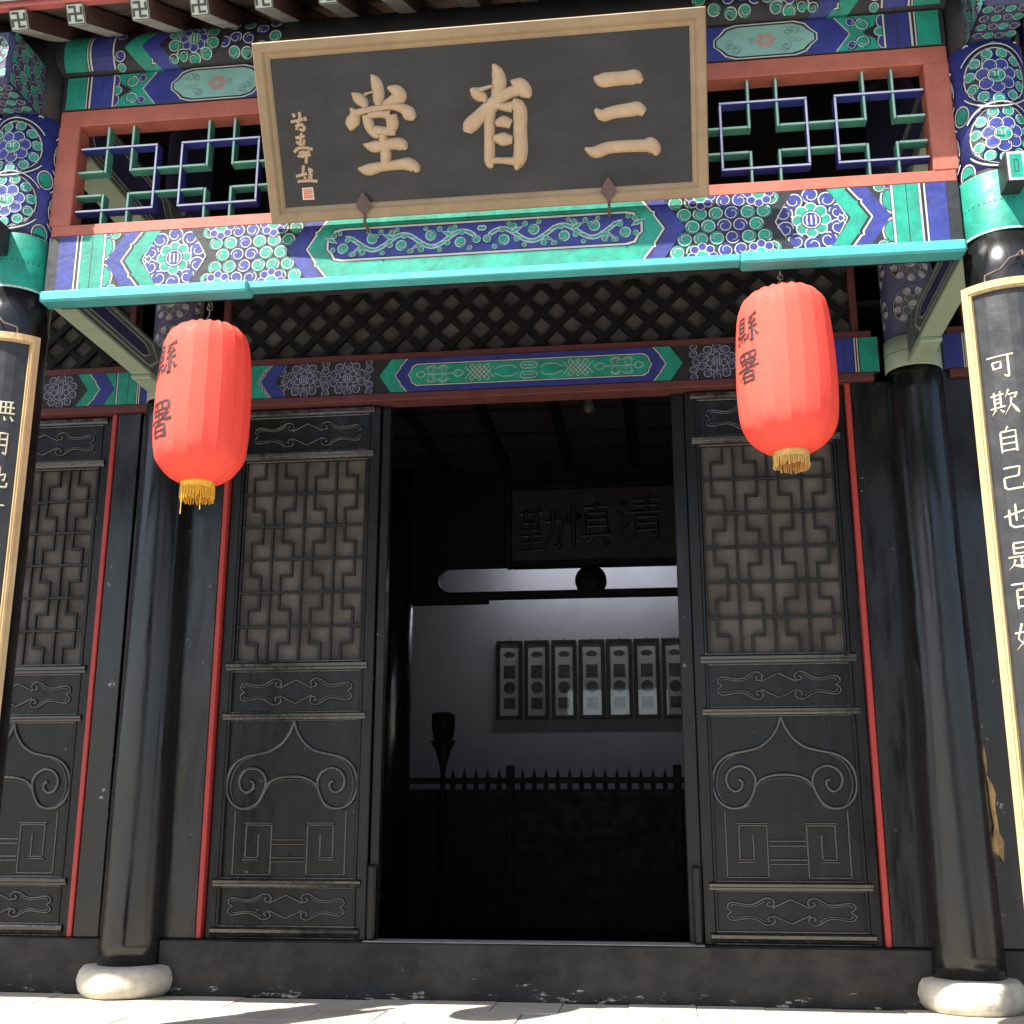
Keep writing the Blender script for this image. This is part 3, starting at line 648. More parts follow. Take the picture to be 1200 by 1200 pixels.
# ---- wall of the porch: lintel, transom, frames, threshold
wl = put('wall', MB().box(-4.6, 4.6, .05, .12, 3.78, 5.3, .002).box(-4.6, -3.12, .02, .12, 0, 3.8, .002).box(3.12, 4.6, .02, .12, 0, 3.8, .002), [DARK], hall)
YI = -.06
for nm, xa, xb in (('c', -1.785, 1.785), ('l', -4.4, -2.02), ('r', 2.09, 4.4)):
    ib = put('painted_beam', MB().box(xa, xb, YI, .06, 2.999, 3.190, .003), [BLACK], hall, 'lintel beam over the doorway painted with knots on green' if nm == 'c' else 'painted lintel beam of the neighbouring bay')
    put('red_strip', MB().box(xa+.03, xb-.03, YI-.006, .055, 2.958, 2.998, .003), [MAROON], ib)
    put('maroon_strip', MB().box(xa+.03, xb-.03, YI+.004, .055, 3.191, 3.228, .003), [MAROON], ib)
    P = Paint(flat(YI)); i0, i1 = 3.001, 3.188; im = (i0+i1)/2; ru = .065
    if nm == 'c':
        for s_ in (-1, 1):
            P.mir = s_
            P.region(); P.band(1.69, 1.783, i0, i1, gn); P.region(); P.band(1.678, 1.684, i0, i1, wh); P.region(); P.band(1.665, 1.671, i0, i1, wh)
            P.region(); P.band(1.57, 1.66, i0, i1, bl); P.band(1.613, 1.616, i0, i1, bk); P.region([(1.57, i0), (1.2, i0), (1.2, i1), (1.57, i1)])
            P.raw([(1.568, i0), (1.568, im), (1.47, im), (1.47-ru, i0)], gn); P.raw([(1.568, i1), (1.568, im), (1.47, im), (1.47-ru, i1)], gn); P.h += P.dh
            P.chev(1.47, 1.375, -ru, i0, i1, bl)
            Z = P.chev_pts(1.465, -ru, i0, i1, True); P.line(Z, .014, bk); P.line([(a+.006, b) for a, b in Z], .0045, gy); P.line([(a-.006, b) for a, b in Z], .0045, gy)
            for cu in (1.215, .975):
                P.region([(1.373, im), (1.373-ru, i1), (1.094, i1), (1.094, i0), (1.373-ru, i0)] if cu > 1 else [(1.092, i0), (1.092, i1), (.73, i1), (.795, im), (.73, i0)])
                if cu < 1: P.region([(1.092, i0), (1.092, i1), (.80, i1), (.80, i0)])
                P.rosette((cu, im), .10, 10, nv, nv, 7, gy)
                P.h = P.h0+.0027
                for du in (-.115, .115):
                    for dv in (-.085, -.045, .0, .045, .085): P.curl((cu+du*(1.05 if dv else .9), im+dv), .023, dv*30, 1 if dv*du > 0 else -1, nv, gy)
            P.region([(.86, i0), (.0, i0), (.0, i1), (.86, i1)]); P.h = P.h0+.0035
            P.chev(.80, .715, -ru, i0, i1, gn); P.raw([(.715, im), (.715-ru, i1), (0, i1), (0, im)], bl); P.raw([(.715, im), (.715-ru, i0), (0, i0), (0, im)], bl); P.h += P.dh
            Z = P.chev_pts(.715, -ru, i0, i1, True); P.line(Z, .010, bk); P.line(Z, .005, wh)
            def icart(d): return [(0, im-.062+d), (.60-d, im-.062+d), (.625-d, im-.045+d*.5), (.632-d, im-.02), (.645-d, im), (.632-d, im+.02), (.625-d, im+.045-d*.5), (.60-d, im+.062-d), (0, im+.062-d)]
            for d_, cc in ((-.004, bk), (0, wh), (.005, bk), (.008, gn)): P.poly(icart(d_), cc)
            # knots
            W = .0045
            P.line(smooth([(.60, im), (.575, im+.018), (.56, im+.012), (.555, im), (.56, im-.012), (.575, im-.018)], 4, True), W, gy, True)
            P.line([(.555, im), (.40, im)], W, gy)
            for cu in (.52, .455):
                for sv in (-1, 1): P.curl((cu, im+sv*.022), .022, PI if cu > .5 else 0, sv, None, gy, None); P.line(smooth([(cu-.03, im+sv*.03), (cu, im+sv*.047), (cu+.03, im+sv*.03)], 4), W, gy)
            P.line(smooth([(.40, im), (.375, im+.02), (.35, im+.005), (.35, im-.005), (.375, im-.02)], 4, True), W, gy, True)
            for k in range(-2, 3):
                P.line([(.26+.024*k-.03, im-.034), (.26+.024*k+.03, im+.034)], W, gy); P.line([(.26+.024*k+.03, im-.034), (.26+.024*k-.03, im+.034)], W, gy)
            for sv in (-1, 1):
                for cu in (.22, .26, .30): P.line(smooth([(cu-.012, im+sv*.034), (cu, im+sv*.046), (cu+.012, im+sv*.034)], 4), W, gy)
                P.line([(.18, im+sv*.012), (.14, im+sv*.03), (.09, im+sv*.03), (.06, im+sv*.012)], W, gy)
                P.line(smooth([(.0, im+sv*.044), (.03, im+sv*.044), (.045, im+sv*.026), (.03, im+sv*.01), (0, im+sv*.01)], 4), W, gy); P.line([(0, im+sv*.027), (.03, im+sv*.027)], W, gy)
    else:
        s_ = -1 if nm == 'l' else 1; P.mir = s_
        P.region(); P.band(2.03 if s_ < 0 else 2.10, 2.13 if s_ < 0 else 2.19, i0, i1, bl); P.region(); P.band(2.138 if s_ < 0 else 2.195, 2.144 if s_ < 0 else 2.20, i0, i1, wh); P.region(); P.band(2.150, 2.156, i0, i1, wh) if s_ < 0 else P.band(2.205, 2.21, i0, i1, wh)
        P.region(); P.band(2.16 if s_ < 0 else 2.215, 2.265, i0, i1, gn); P.band(2.206, 2.209, i0, i1, bk) if s_ < 0 else None; P.region(); P.band(2.268, 2.274, i0, i1, wh)
        P.region(); P.raw([(2.28, i0), (2.28, im), (2.285, im), (2.345, i0)], gn); P.raw([(2.28, i1), (2.28, im), (2.285, im), (2.345, i1)], gn); P.h += P.dh
        P.chev(2.285, 2.365, ru, i0, i1, bl); Z = P.chev_pts(2.37, ru, i0, i1, True); P.line(Z, .012, bk); P.line(Z, .005, wh); P.chev(2.372, 2.44, ru, i0, i1, gn)
        for cu in (2.60, 2.80, 3.0): P.region([(2.445, im), (2.51, i1), (3.3, i1), (3.3, i0), (2.51, i0)]); P.rosette((cu, im), .098, 10, nv, nv, 7, gy)
    P.mir = 1
    P.done('painted_pattern', ib)

def transom(xa, xb, lab):
    z0, z1 = 3.228, 3.80
    t = put('transom', MB().box(xa, xb, .030, .045, z0, z1, 0), [TPAPER], hall, lab)
    for xs in (xa, xb-.035): put('transom_stile', MB().box(xs, xs+.035, -.035, .028, z0, z1, .003), [MAROON], t)
    n = int((xb-xa+.6)/.165)+2
    for dr in (1, -1):
        for k in range(-1, n):
            bw = .0175; pts = []
            c_ = (xa-.6+.165*k) if dr > 0 else (xa+.165*k)       # foot of the diagonal on z0
            hwid = bw*math.sqrt(2)
            H = z1-z0-.004; q4 = [(c_-hwid, 0), (c_+hwid, 0), (c_+hwid+dr*H, H), (c_-hwid+dr*H, H)]
            # clip to the opening
            cl = Paint(None); cl.clip = [(xa+.036, 0), (xb-.036, 0), (xb-.036, H), (xa+.036, H)]
            p = cl._clip(q4)
            if len(p) < 3: continue
            y = (.0 if dr > 0 else .008)
            put('lattice_bar', MB().prism(p, lambda u, v, h, y=y: (u, y+.02-h, z0+.002+v), 0, .024), [TBAR], t)
transom(-1.70, 1.70, 'dark diamond lattice transom over the central doorway')
transom(-3.3, -2.21, 'dark diamond lattice transom of the side bay'); transom(2.21, 3.3, 'dark diamond lattice transom of the side bay')

for s_ in (-1, 1):
    put('door_jamb', MB().box(*sorted((s_*1.637, s_*1.90)), -.03, .06, .252, 2.958, .004), [LACQ], hall, 'black lacquered jamb board between column and door')
    put('door_jamb', MB().box(*sorted((s_*2.02, s_*2.125)), -.02, .06, .252, 2.998, .004), [LACQ], hall) if s_ < 0 else None
    put('door_jamb', MB().box(*sorted((s_*(2.128 if s_ < 0 else 2.03), s_*2.262)), -.035, .06, .252, 2.998, .004), [LACQ], hall, 'black lacquered jamb board of the side bay')
    put('red_strip', MB().box(*sorted((s_*1.610, s_*1.636)), -.034, .055, .252, 2.957, .004), [REDS], hall, 'thin red strip beside the door leaf')
    put('red_strip', MB().box(*sorted((s_*2.268, s_*2.294)), -.037, .055, .252, 2.957, .004), [REDS], hall, 'thin red strip beside the side bay leaf')
    put('door_post', MB().box(*sorted((s_*.735 if s_ > 0 else -.752, s_*.80 if s_ > 0 else -.796)), .02, .09, .252, 2.957, .004), [LACQM], hall, 'dark post at the edge of the doorway')
    xo = -.775 if s_ < 0 else .775
    put('pivot_block', MB().box(xo-.022, xo+.022, -.03, .06, .252, .60, .012), [LACQM], hall)
th = put('threshold', MB().box(-1.80, 1.80, -.075, .075, -.005, .250, .006), [WORN], hall, 'black threshold beam with chipped flaking paint across the doorway')
tp = put('lit_top', MB().box(-.80, .80, -.070, .07, .2505, .2535, .001), [LIGHTP], th)  # pale sheet puts the lit line of the threshold top into its colour
put('threshold', MB().box(-4.4, -2.08, -.06, .075, -.005, .250, .006), [WORN], hall, 'black threshold beam of the side bay'); put('threshold', MB().box(2.09, 4.4, -.06, .075, -.005, .250, .006), [WORN], hall, 'black threshold beam of the side bay')
# splintered bare wood on the jamb
spl = [(430,260),(440,300),(445,345),(440,360),(465,395),(478,430),(475,470),(490,560),(505,590),(505,660),(490,640),(460,625),(458,590),(470,540),(455,470),(448,400),(435,350),(425,300)]
sp = [px(1000+a/2.857, 780+b/2.857, -.037) for a, b in spl]
mb = MB(); cen = Vector((0, 0, 0))
n = len(sp)
for z in range(n): cen += sp[z]/n
mb.add([(p.x, -.0355, p.z) for p in sp]+[(p.x*.75+cen.x*.25, -.047-.006*random.random(), p.z*.97+cen.z*.03) for p in sp], [[i, (i+1) % n, n+(i+1) % n, n+i] for i in range(n)]+[list(range(n, 2*n))])
put('split_wood', mb, [RAW], hall, 'splintered patch of bare yellow wood where the lacquer has broken away')

# ================================================================ DOOR LEAVES (local frame: x centred, front at y=0, z up from the sill)
GRP = 'carved lattice door leaves'
def leaf_root(name, label, cat, loc, rz=0, sx=1):
    o = thing(name, label, cat, loc, GRP); o['local_frame'] = 1; o.rotation_euler = (0, 0, rz); o.scale = (sx, 1, 1); return o
HW_ = .40; TOPZ = 2.705
def rail_mesh(z0, z1, mould=True):
    mb = MB().box(-HW_+.052, HW_-.052, .004, .045, z0, z1, .002)
    if mould:
        zc = (z0+z1)/2; h = (z1-z0)/2*.8
        pr = [(-h, .004), (-h*.8, -.007), (-h*.3, -.010), (-h*.1, -.016), (h*.5, -.018), (h*.8, -.012), (h, .004)]
        vs = []; 
        for x in (-HW_+.030, HW_-.030): vs += [(x+( .014 if x < 0 else -.014)*0, y, zc+z) for z, y in pr]
        K = len(pr); mb.add(vs, [[k, k+1, K+k+1, K+k] for k in range(K-1)]+[list(range(K)), list(range(2*K-1, K-1, -1))])
    return mb
leaf = leaf_root('door_leaf', 'closed black door leaf left of the doorway, behind the lantern with yellow fringe', 'door', (-1.203, 0, .252))
for s_ in (-1, 1):
    put('stile', MB().box(*sorted((s_*(HW_-.052), s_*HW_)), 0, .05, 0, TOPZ, .003).box(*sorted((s_*(HW_-.066), s_*(HW_-.052))), -.004, .03, .06, TOPZ-.05, .003), [LACQM], leaf)
RZ = [(0, .062), (.232, .284), (1.038, 1.088), (1.286, 1.345), (2.408, 2.466), (2.655, 2.705)]
for a, b in RZ: put('rail', rail_mesh(a, b), [CARV], leaf)
def lf(zc, zs=1, xs=1): return lambda u, v, h: (u*xs, .0145-h, zc+v*zs)
def panel(z0, z1, nm, hz):
    p = put(nm, MB().box(-HW_+.05, HW_-.05, .015, .038, z0-.004, z1+.004, .001), [LACQM], leaf)
    return p, lf((z0+z1)/2)
def bat_carving(f, s):
    mb = MB(); W = .0062; Hh = .0095
    for a in (-1, 1):
        for b in (-1, 1):
            top = smooth([(.292*a, .018*b), (.285*a, .036*b), (.262*a, .044*b), (.20*a, .034*b), (.16*a, .040*b), (.125*a, .062*b), (.098*a, .066*b), (.078*a, .052*b), (.080*a, .030*b), (.100*a, .026*b), (.108*a, .040*b), (.097*a, .046*b)], 5)
            mb.ridge([(u, v*s) for u, v in top], f, Hh, wid=W)
            top2 = smooth([(.276*a, .020*b), (.262*a, .033*b), (.20*a, .024*b), (.155*a, .030*b), (.12*a, .052*b)], 5)
            mb.ridge([(u, v*s) for u, v in top2], f, Hh*.7, wid=W*.7)
        mb.ridge([(.292*a, .018*s), (.270*a, 0), (.292*a, -.018*s)], f, Hh, wid=W)
        for b in (-1, 1): mb.ridge([(0, .060*s*b), (.085*a, .018*s*b)], f, Hh, wid=W)
    return mb
p, f = panel(1.088, 1.286, 'waist_panel', 0); put('carving', bat_carving(f, 1.), [CARV], p)
p, f = panel(.062, .232, 'bottom_panel', 0); put('carving', bat_carving(f, .9), [CARV], p)
p, f = panel(2.466, 2.655, 'top_panel', 0); put('carving', bat_carving(f, 1.), [CARV], p)
p, f = panel(.284, 1.038, 'skirt_panel', 0)
cl = [(443,325),(425,375),(390,425),(340,460),(280,476),(215,490),(168,520),(140,565),(132,625),(150,680),(188,714),(235,722),(278,704),(303,668),(318,625),(318,588),(296,555),(255,540),(214,555),(193,592),(203,632),(232,650),(258,634),(262,608),(246,598)]
cz = 675; K_ = .00108
pts = [((x-443)*K_, (cz-y)*K_) for x, y in cl]
mb = MB()
arch = [((x-443)*K_, (cz-y)*K_) for x, y in [(318,628),(345,600),(390,582),(443,577)]]
for a in (-1, 1):
    mb.ridge([(u*a, v) for u, v in smooth(pts, 5)], f, .013, wid=.010)
    mb.ridge([(u*a*.935, v-.004) for u, v in smooth(pts[:13], 5)], f, .006, wid=.004)
    mb.ridge([(u*a, v) for u, v in smooth(arch, 5)], f, .013, wid=.010); mb.ridge([(u*a, v-.016) for u, v in smooth(arch, 5)], f, .005, wid=.003)
    sq = [[(-262,735),(-262,1012)],[(-262,1012),(-85,1012)],[(-85,1012),(-85,795)],[(-85,795),(-205,795)],[(-205,795),(-205,938)],[(-205,938),(-145,938)],[(-145,938),(-145,835)],[(-276,1026),(-78,1026)],[(-78,786),(-215,786)],[(-215,948),(-140,948)]]
    for (x0, y0), (x1, y1) in sq: mb.ridge([(x0*K_*a, (cz-y0)*K_), (x1*K_*a, (cz-y1)*K_)], f, .0055 if x0 == x1 else .009, wid=.0055)
for y in (860, 880, 938, 956): mb.ridge([(-80*K_, (cz-y)*K_), (80*K_, (cz-y)*K_)], f, .009, wid=.0055)
put('carving', mb, [CARV], p)
put('backing_paper', MB().box(-HW_+.05, HW_-.05, .036, .040, 1.34, 2.412, 0), [PAPER], leaf)
# lattice
lz0, lz1 = 1.345, 2.408; lx0, lx1 = -HW_+.066, HW_-.066; cw = (lx1-lx0)/4; rh = (lz1-lz0)/6; bh = .0065
_lm = {}
LBM = mat('lattice_bar_paint', (.009,.009,.0088), .45, .35, 9, .2, 30, .4, dirt=(.03,.028,.026), dirt_amt=.3, dirt_scale=9)
def bar(x0, x1, z0, z1, y=0.):
    key = (round(x1-x0, 4), round(z1-z0, 4))
    if key not in _lm: _lm[key] = MB().box(-key[0]/2, key[0]/2, -.009, .009, -key[1]/2, key[1]/2, .002).mesh('lattice_bar', [LBM])
    link('lattice_bar', _lm[key], leaf, ((x0+x1)/2, .018+y, (z0+z1)/2))
for i in range(1, 4): bar(lx0+cw*i-bh, lx0+cw*i+bh, lz0, lz1, .0015)
for j in range(1, 6): bar(lx0, lx1, lz0+rh*j-bh, lz0+rh*j+bh)
for i in range(4):
    for j in range(7):
        side = (i+j) % 2; fx = .32 if side else .68
        xa = lx0+cw*(i+fx); za = lz0 if j == 0 else lz0+rh*(j-.5); zb = lz1 if j == 6 else lz0+rh*(j+.5)
        bar(xa-bh, xa+bh, za-(0 if j == 0 else bh), zb+(0 if j == 6 else bh), -.0015)
        if j < 6: bar(lx0+cw*(i+.32)+bh, lx0+cw*(i+.68)-bh, zb-bh, zb+bh, -.003)
for s_ in (-1, 1): put('lattice_border', MB().box(*sorted((s_*(HW_-.068), s_*(HW_-.078))), .008, .028, lz0, lz1, .002), [LBM], leaf)

def dup(root, loc, rz, label, sx=1):
    r = root.copy(); col.objects.link(r); r.location = loc; r.rotation_euler = (0, 0, rz); r.scale = (sx, 1, 1); r['label'] = label
    for ch in list(root.children):
        c = ch.copy(); col.objects.link(c); c.parent = r
        for g in list(ch.children):
            d = g.copy(); col.objects.link(d); d.parent = c
    return r
dup(leaf, (1.203, 0, .252), 0, 'closed black door leaf right of the doorway, behind the gold fringed lantern')
dup(leaf, (-2.704, 0, .252), 0, 'black lattice leaf of the side bay beside the left couplet board')
dup(leaf, (2.704, 0, .252), 0, 'black lattice leaf of the side bay behind the right couplet board')
dup(leaf, (-.90, .40, .252), R(107), 'door leaf swung open into the dark hall beside the leaf behind the yellow fringed lantern', .88)
dup(leaf, (.775, .43, .252), R(-93), 'door leaf swung open into the dark hall beside the leaf behind the gold fringed lantern', .88)

# ================================================================ INTERIOR
YH = 2.8; YW = 6.0
put('interior_floor', MB().box(-4.5, 4.5, .08, 6.4, -.01, .06, .002), [DARK], kind='structure')
put('back_wall', MB().box(-4.5, 4.5, YW, YW+.15, 0, 5.4, 0), [PLASTER], kind='structure')
for s_ in (-1, 1): put('side_wall', MB().prism([(.12, 0), (YW, 0), (YW, slope(3.4)-(YW-3.4)*SL), (3.4, slope(3.4)), (.12, slope(.12))], lambda u, v, h, s_=s_: (s_*(4.4+h), u, v), 0, .15), [DARK], kind='structure')
cl_ = put('ceiling', MB().box(-4.4, 4.4, .12, YH+.1, 3.44, 3.47, 0), [CEIL], kind='structure')
for x in [-2.4+.48*i for i in range(11)]: put('joist', MB().box(x-.03, x+.03, .12, YH, 3.39, 3.441, .003), [DARK], cl_)
for y in (.5, 1.0, 1.5, 2.0, 2.4): put('batten', MB().box(-4.4, 4.4, y-.012, y+.012, 3.425, 3.4405, .002), [DARK], cl_)
# header screen with a long round-ended slot
hs = put('header_screen', MB().box(-4.4, 4.4, YH, YH+.10, 2.655, 3.45, .003), [DARK], hall)
zt = lambda y: px(600, y, YH).z
xl = px(513, 681, YH).x; z_a = 2.655; z_b = zt(692); z_c = zt(701)
put('screen_rail', MB().box(xl-.6, 4.4, YH+.012, YH+.085, z_c, z_b, .008).box(-4.4, px(572, 700, YH).x, YH+.010, YH+.087, z_c-.03, z_b-.004, .006), [DARK], hs)
rr = (z_a-z_b)/2; arc = [(xl+rr-rr*math.cos(t), (z_a+z_b)/2+rr*math.sin(t)) for t in [(-PI/2)+PI*i/12 for i in range(13)]]
put('slot_end', MB().prism([(xl-.6, z_b-.01)]+[(a, b) for a, b in arc]+[(xl-.6, z_a+.01)], lambda u, v, h: (u, YH+.02+h, v), 0, .06), [DARK], hs)
bc = px(692, 679, YH)
put('slot_boss', MB().lathe([(.001, -.06), (.06, -.055), (.118, -.02), (.118, .02), (.06, .055), (.001, .06)], 0, 0, 24), [DARK], hs, loc=(bc.x, YH+.05, bc.z), rot=(R(90), 0, 0))
put('interior_column', MB().lathe([(.15, .06), (.145, 3.44)], -1.20-.16, YH+.05, 28), [LACQC], hall, 'dark lacquered column inside the hall')
pq = px(599, 665, YH-.12); pq2 = px(797, 575, YH-.12)
pl = thing('hanging_plaque', 'dark wooden plaque with three carved characters hung inside the hall', 'plaque', (.2, YH-.06, 2.68))
PQD = mat('plaque_dark', (.007,.007,.0069), .7, .2, 6, .1); PQC = mat('plaque_characters', (.0028,.0028,.0028), .5, .2, 8, .1)
qx0, qx1, qz0, qz1 = pq.x, pq2.x+.10, 2.66, 3.215
put('board', MB().box(qx0, qx1, YH-.11, YH-.005, qz0, qz1, .006), [PQD], pl)
put('frame', MB().box(qx0-.04, qx0, YH-.13, YH-.01, qz0-.04, qz1+.04, .006).box(qx1, qx1+.04, YH-.13, YH-.01, qz0-.04, qz1+.04, .006).box(qx0, qx1, YH-.13, YH-.01, qz0-.04, qz0, .006).box(qx0, qx1, YH-.13, YH-.01, qz1, qz1+.04, .006), [DARK], pl)

# ---- brush characters on a 0-100 grid (x right, y down); kind: h even, p tapers, n swells then tapers, d dot
G = {
'可': 'h 5,15 95,12|v 22,35 26,62|h 22,36 52,34 50,60|h 26,60 50,58|v 76,14 76,85 74,95 60,86',
'欺': 'h 5,22 50,18|v 17,8 17,66|v 38,6 38,66|h 18,36 37,34|h 18,50 37,48|h 2,68 52,64|p 20,72 4,92|d 34,74 46,86|p 68,4 54,34|h 64,24 94,20 84,38|p 74,34 70,62 48,96|n 72,56 96,94',
'自': 'p 52,2 40,18|v 25,20 25,95|h 25,20 75,18 75,94|h 27,42 73,41|h 27,64 73,63|h 27,88 73,87',
'己': 'h 22,14 76,12 70,46|h 24,48 70,45|v 22,48 22,82 32,90 84,88 86,70',
'也': 'h 8,48 84,30 80,60 70,58|v 48,6 48,66|v 26,24 26,78 40,88 90,86 92,68',
'是': 'v 28,6 28,44|h 28,6 72,5 70,44|h 30,24 70,23|h 30,42 70,41|h 8,54 92,52|v 50,54 50,86|h 50,68 78,66|p 30,62 24,80 6,96|n 20,80 50,88 96,94',
'百': 'h 6,10 94,8|p 52,10 44,28|v 24,30 24,94|h 24,30 78,28 78,92|h 26,56 76,55|h 26,86 76,85',
'姓': 'p 28,6 12,56 40,90|p 40,28 30,66 4,94|h 2,38 48,34|p 64,10 52,36|h 58,30 94,28|h 58,56 92,54|v 76,6 76,90|h 50,92 98,90',
'無': 'p 26,2 10,28|h 20,18 88,16|v 26,18 26,62|v 44,18 44,62|v 62,18 62,62|v 80,18 80,62|h 8,40 94,38|h 4,64 96,62|d 16,76 10,94|d 36,76 40,92|d 58,76 64,92|d 80,74 92,92',
'用': 'p 24,10 22,60 6,94|h 24,10 80,8 80,84 78,94 66,86|h 25,34 79,33|h 25,58 79,57|v 52,10 52,90',
'地': 'h 2,38 38,34|v 20,12 20,74|h 2,78 40,66|h 42,50 88,34 84,62 76,58|v 66,6 66,68|v 50,26 50,80 60,88 94,86 96,68',
'方': 'd 46,2 56,14|h 6,24 94,22|h 42,46 78,44 72,86 54,82|p 44,24 36,64 8,96',
'全': 'p 50,4 4,46|n 50,4 96,44|h 28,48 72,46|h 26,68 74,66|v 50,48 50,90|h 10,92 90,90',
'靠': 'p 26,2 16,16|h 20,14 84,12|v 50,2 50,28|h 8,28 92,26|v 32,34 33,48|h 32,34 68,33 66,48|h 33,48 66,47|p 42,54 42,80 30,97|v 60,54 60,97|h 18,62 42,61|h 18,74 42,73|h 14,86 40,85|h 60,62 84,61|h 60,74 84,73|h 60,86 88,85',
'一': 'h 6,50 94,46',
'官': 'd 46,2 54,12|v 12,18 8,32|h 12,20 90,18 84,30|v 30,36 30,94|h 30,36 70,35 68,54|h 31,54 68,53|h 31,66 74,65 73,92|h 31,92 73,91',
'縣': 'v 10,8 10,52|h 10,8 38,6 38,50|h 11,22 38,21|h 11,36 38,35|h 11,50 38,49|v 4,54 6,66 48,62|v 26,60 26,84|d 14,72 6,90|d 36,70 46,84|p 90,4 56,14|p 72,14 58,30 84,30|p 86,24 58,48|h 58,48 92,44|v 74,48 74,90 66,84|d 62,62 52,80|d 84,60 96,76',
'署': 'v 14,6 16,26|h 14,6 86,4 84,26|v 38,6 38,24|v 62,6 62,24|h 16,26 84,25|h 22,38 70,37|v 48,28 48,54|h 4,54 96,52|p 84,32 50,60 8,86|v 32,66 32,98|h 32,66 74,65 74,98|h 33,81 73,80|h 33,96 73,95',
'清': 'd 8,10 20,22|d 4,36 16,46|p 22,60 6,94|h 38,14 94,12|h 42,26 88,25|h 32,40 98,38|v 66,4 66,40|p 46,50 44,80 36,96|h 46,50 86,49 86,92 76,88|h 47,64 85,63|h 46,78 85,77',
'慎': 'v 18,4 18,96|d 8,28 4,46|d 26,24 32,36|h 40,14 94,12|v 66,2 66,24|v 48,26 48,72|h 48,26 86,25 86,72|h 49,40 85,39|h 49,54 85,53|h 36,74 98,72|p 56,78 40,96|d 74,78 90,94',
'勤': 'h 4,14 54,12|v 18,4 18,28|v 40,4 40,28|v 14,34 14,50|h 14,34 44,33 44,50|h 14,50 44,49|h 8,62 50,60|h 10,76 48,74|v 29,28 29,90|h 2,94 56,90|h 60,32 94,30 88,88 76,84|p 76,8 74,50 54,96'}
FLATP = ((-1, 0), (-.75, .9), (.75, .9), (1, 0))
def glyph(ch, cx, cy, size, f, wid=4.2, hgt=.001, prof=FLATP, mb=None):
    mb = mb or MB(); k = size/100; lift = 0
    for stk in G[ch].split('|'):
        kind, *pp = stk.split(); P_ = [tuple(map(float, q.split(','))) for q in pp]
        # densify
        out = []
        for i in range(len(P_)-1):
            for j in range(5): t = j/5; out.append((P_[i][0]+(P_[i+1][0]-P_[i][0])*t, P_[i][1]+(P_[i+1][1]-P_[i][1])*t))
        out.append(P_[-1]); N = len(out); res = []
        for i, (x, y) in enumerate(out):
            t = i/(N-1)
            ww = {'h': .75+.55*abs(2*t-1)**2, 'v': 1.0+.25*(1-t)**3, 'p': 1.25-1.05*t, 'n': .4+1.1*math.sin(min(1, t*1.15)*PI*.72) if t < .9 else .5, 'd': .45+.9*t}[kind]
            if kind in 'hv' and i in (0, N-1): ww *= .72
            res.append((cx+(x-50)*k, cy-(y-50)*k, wid*k*ww))
        lift += hgt*.04
        mb.ridge(res, lambda u, v, h, lift=lift: f(u, v, h+lift), hgt, prof=prof)
    return mb
qw = (qx1-qx0)
for i, (ch, cxp, cyp) in enumerate((('清', 749, 606), ('慎', 690, 615), ('勤', 634, 622))):
    c_ = px(cxp, cyp, YH-.11); put('character', glyph(ch, c_.x, c_.z, .36, flat(YH-.110), 5, .012), [PQC], pl)

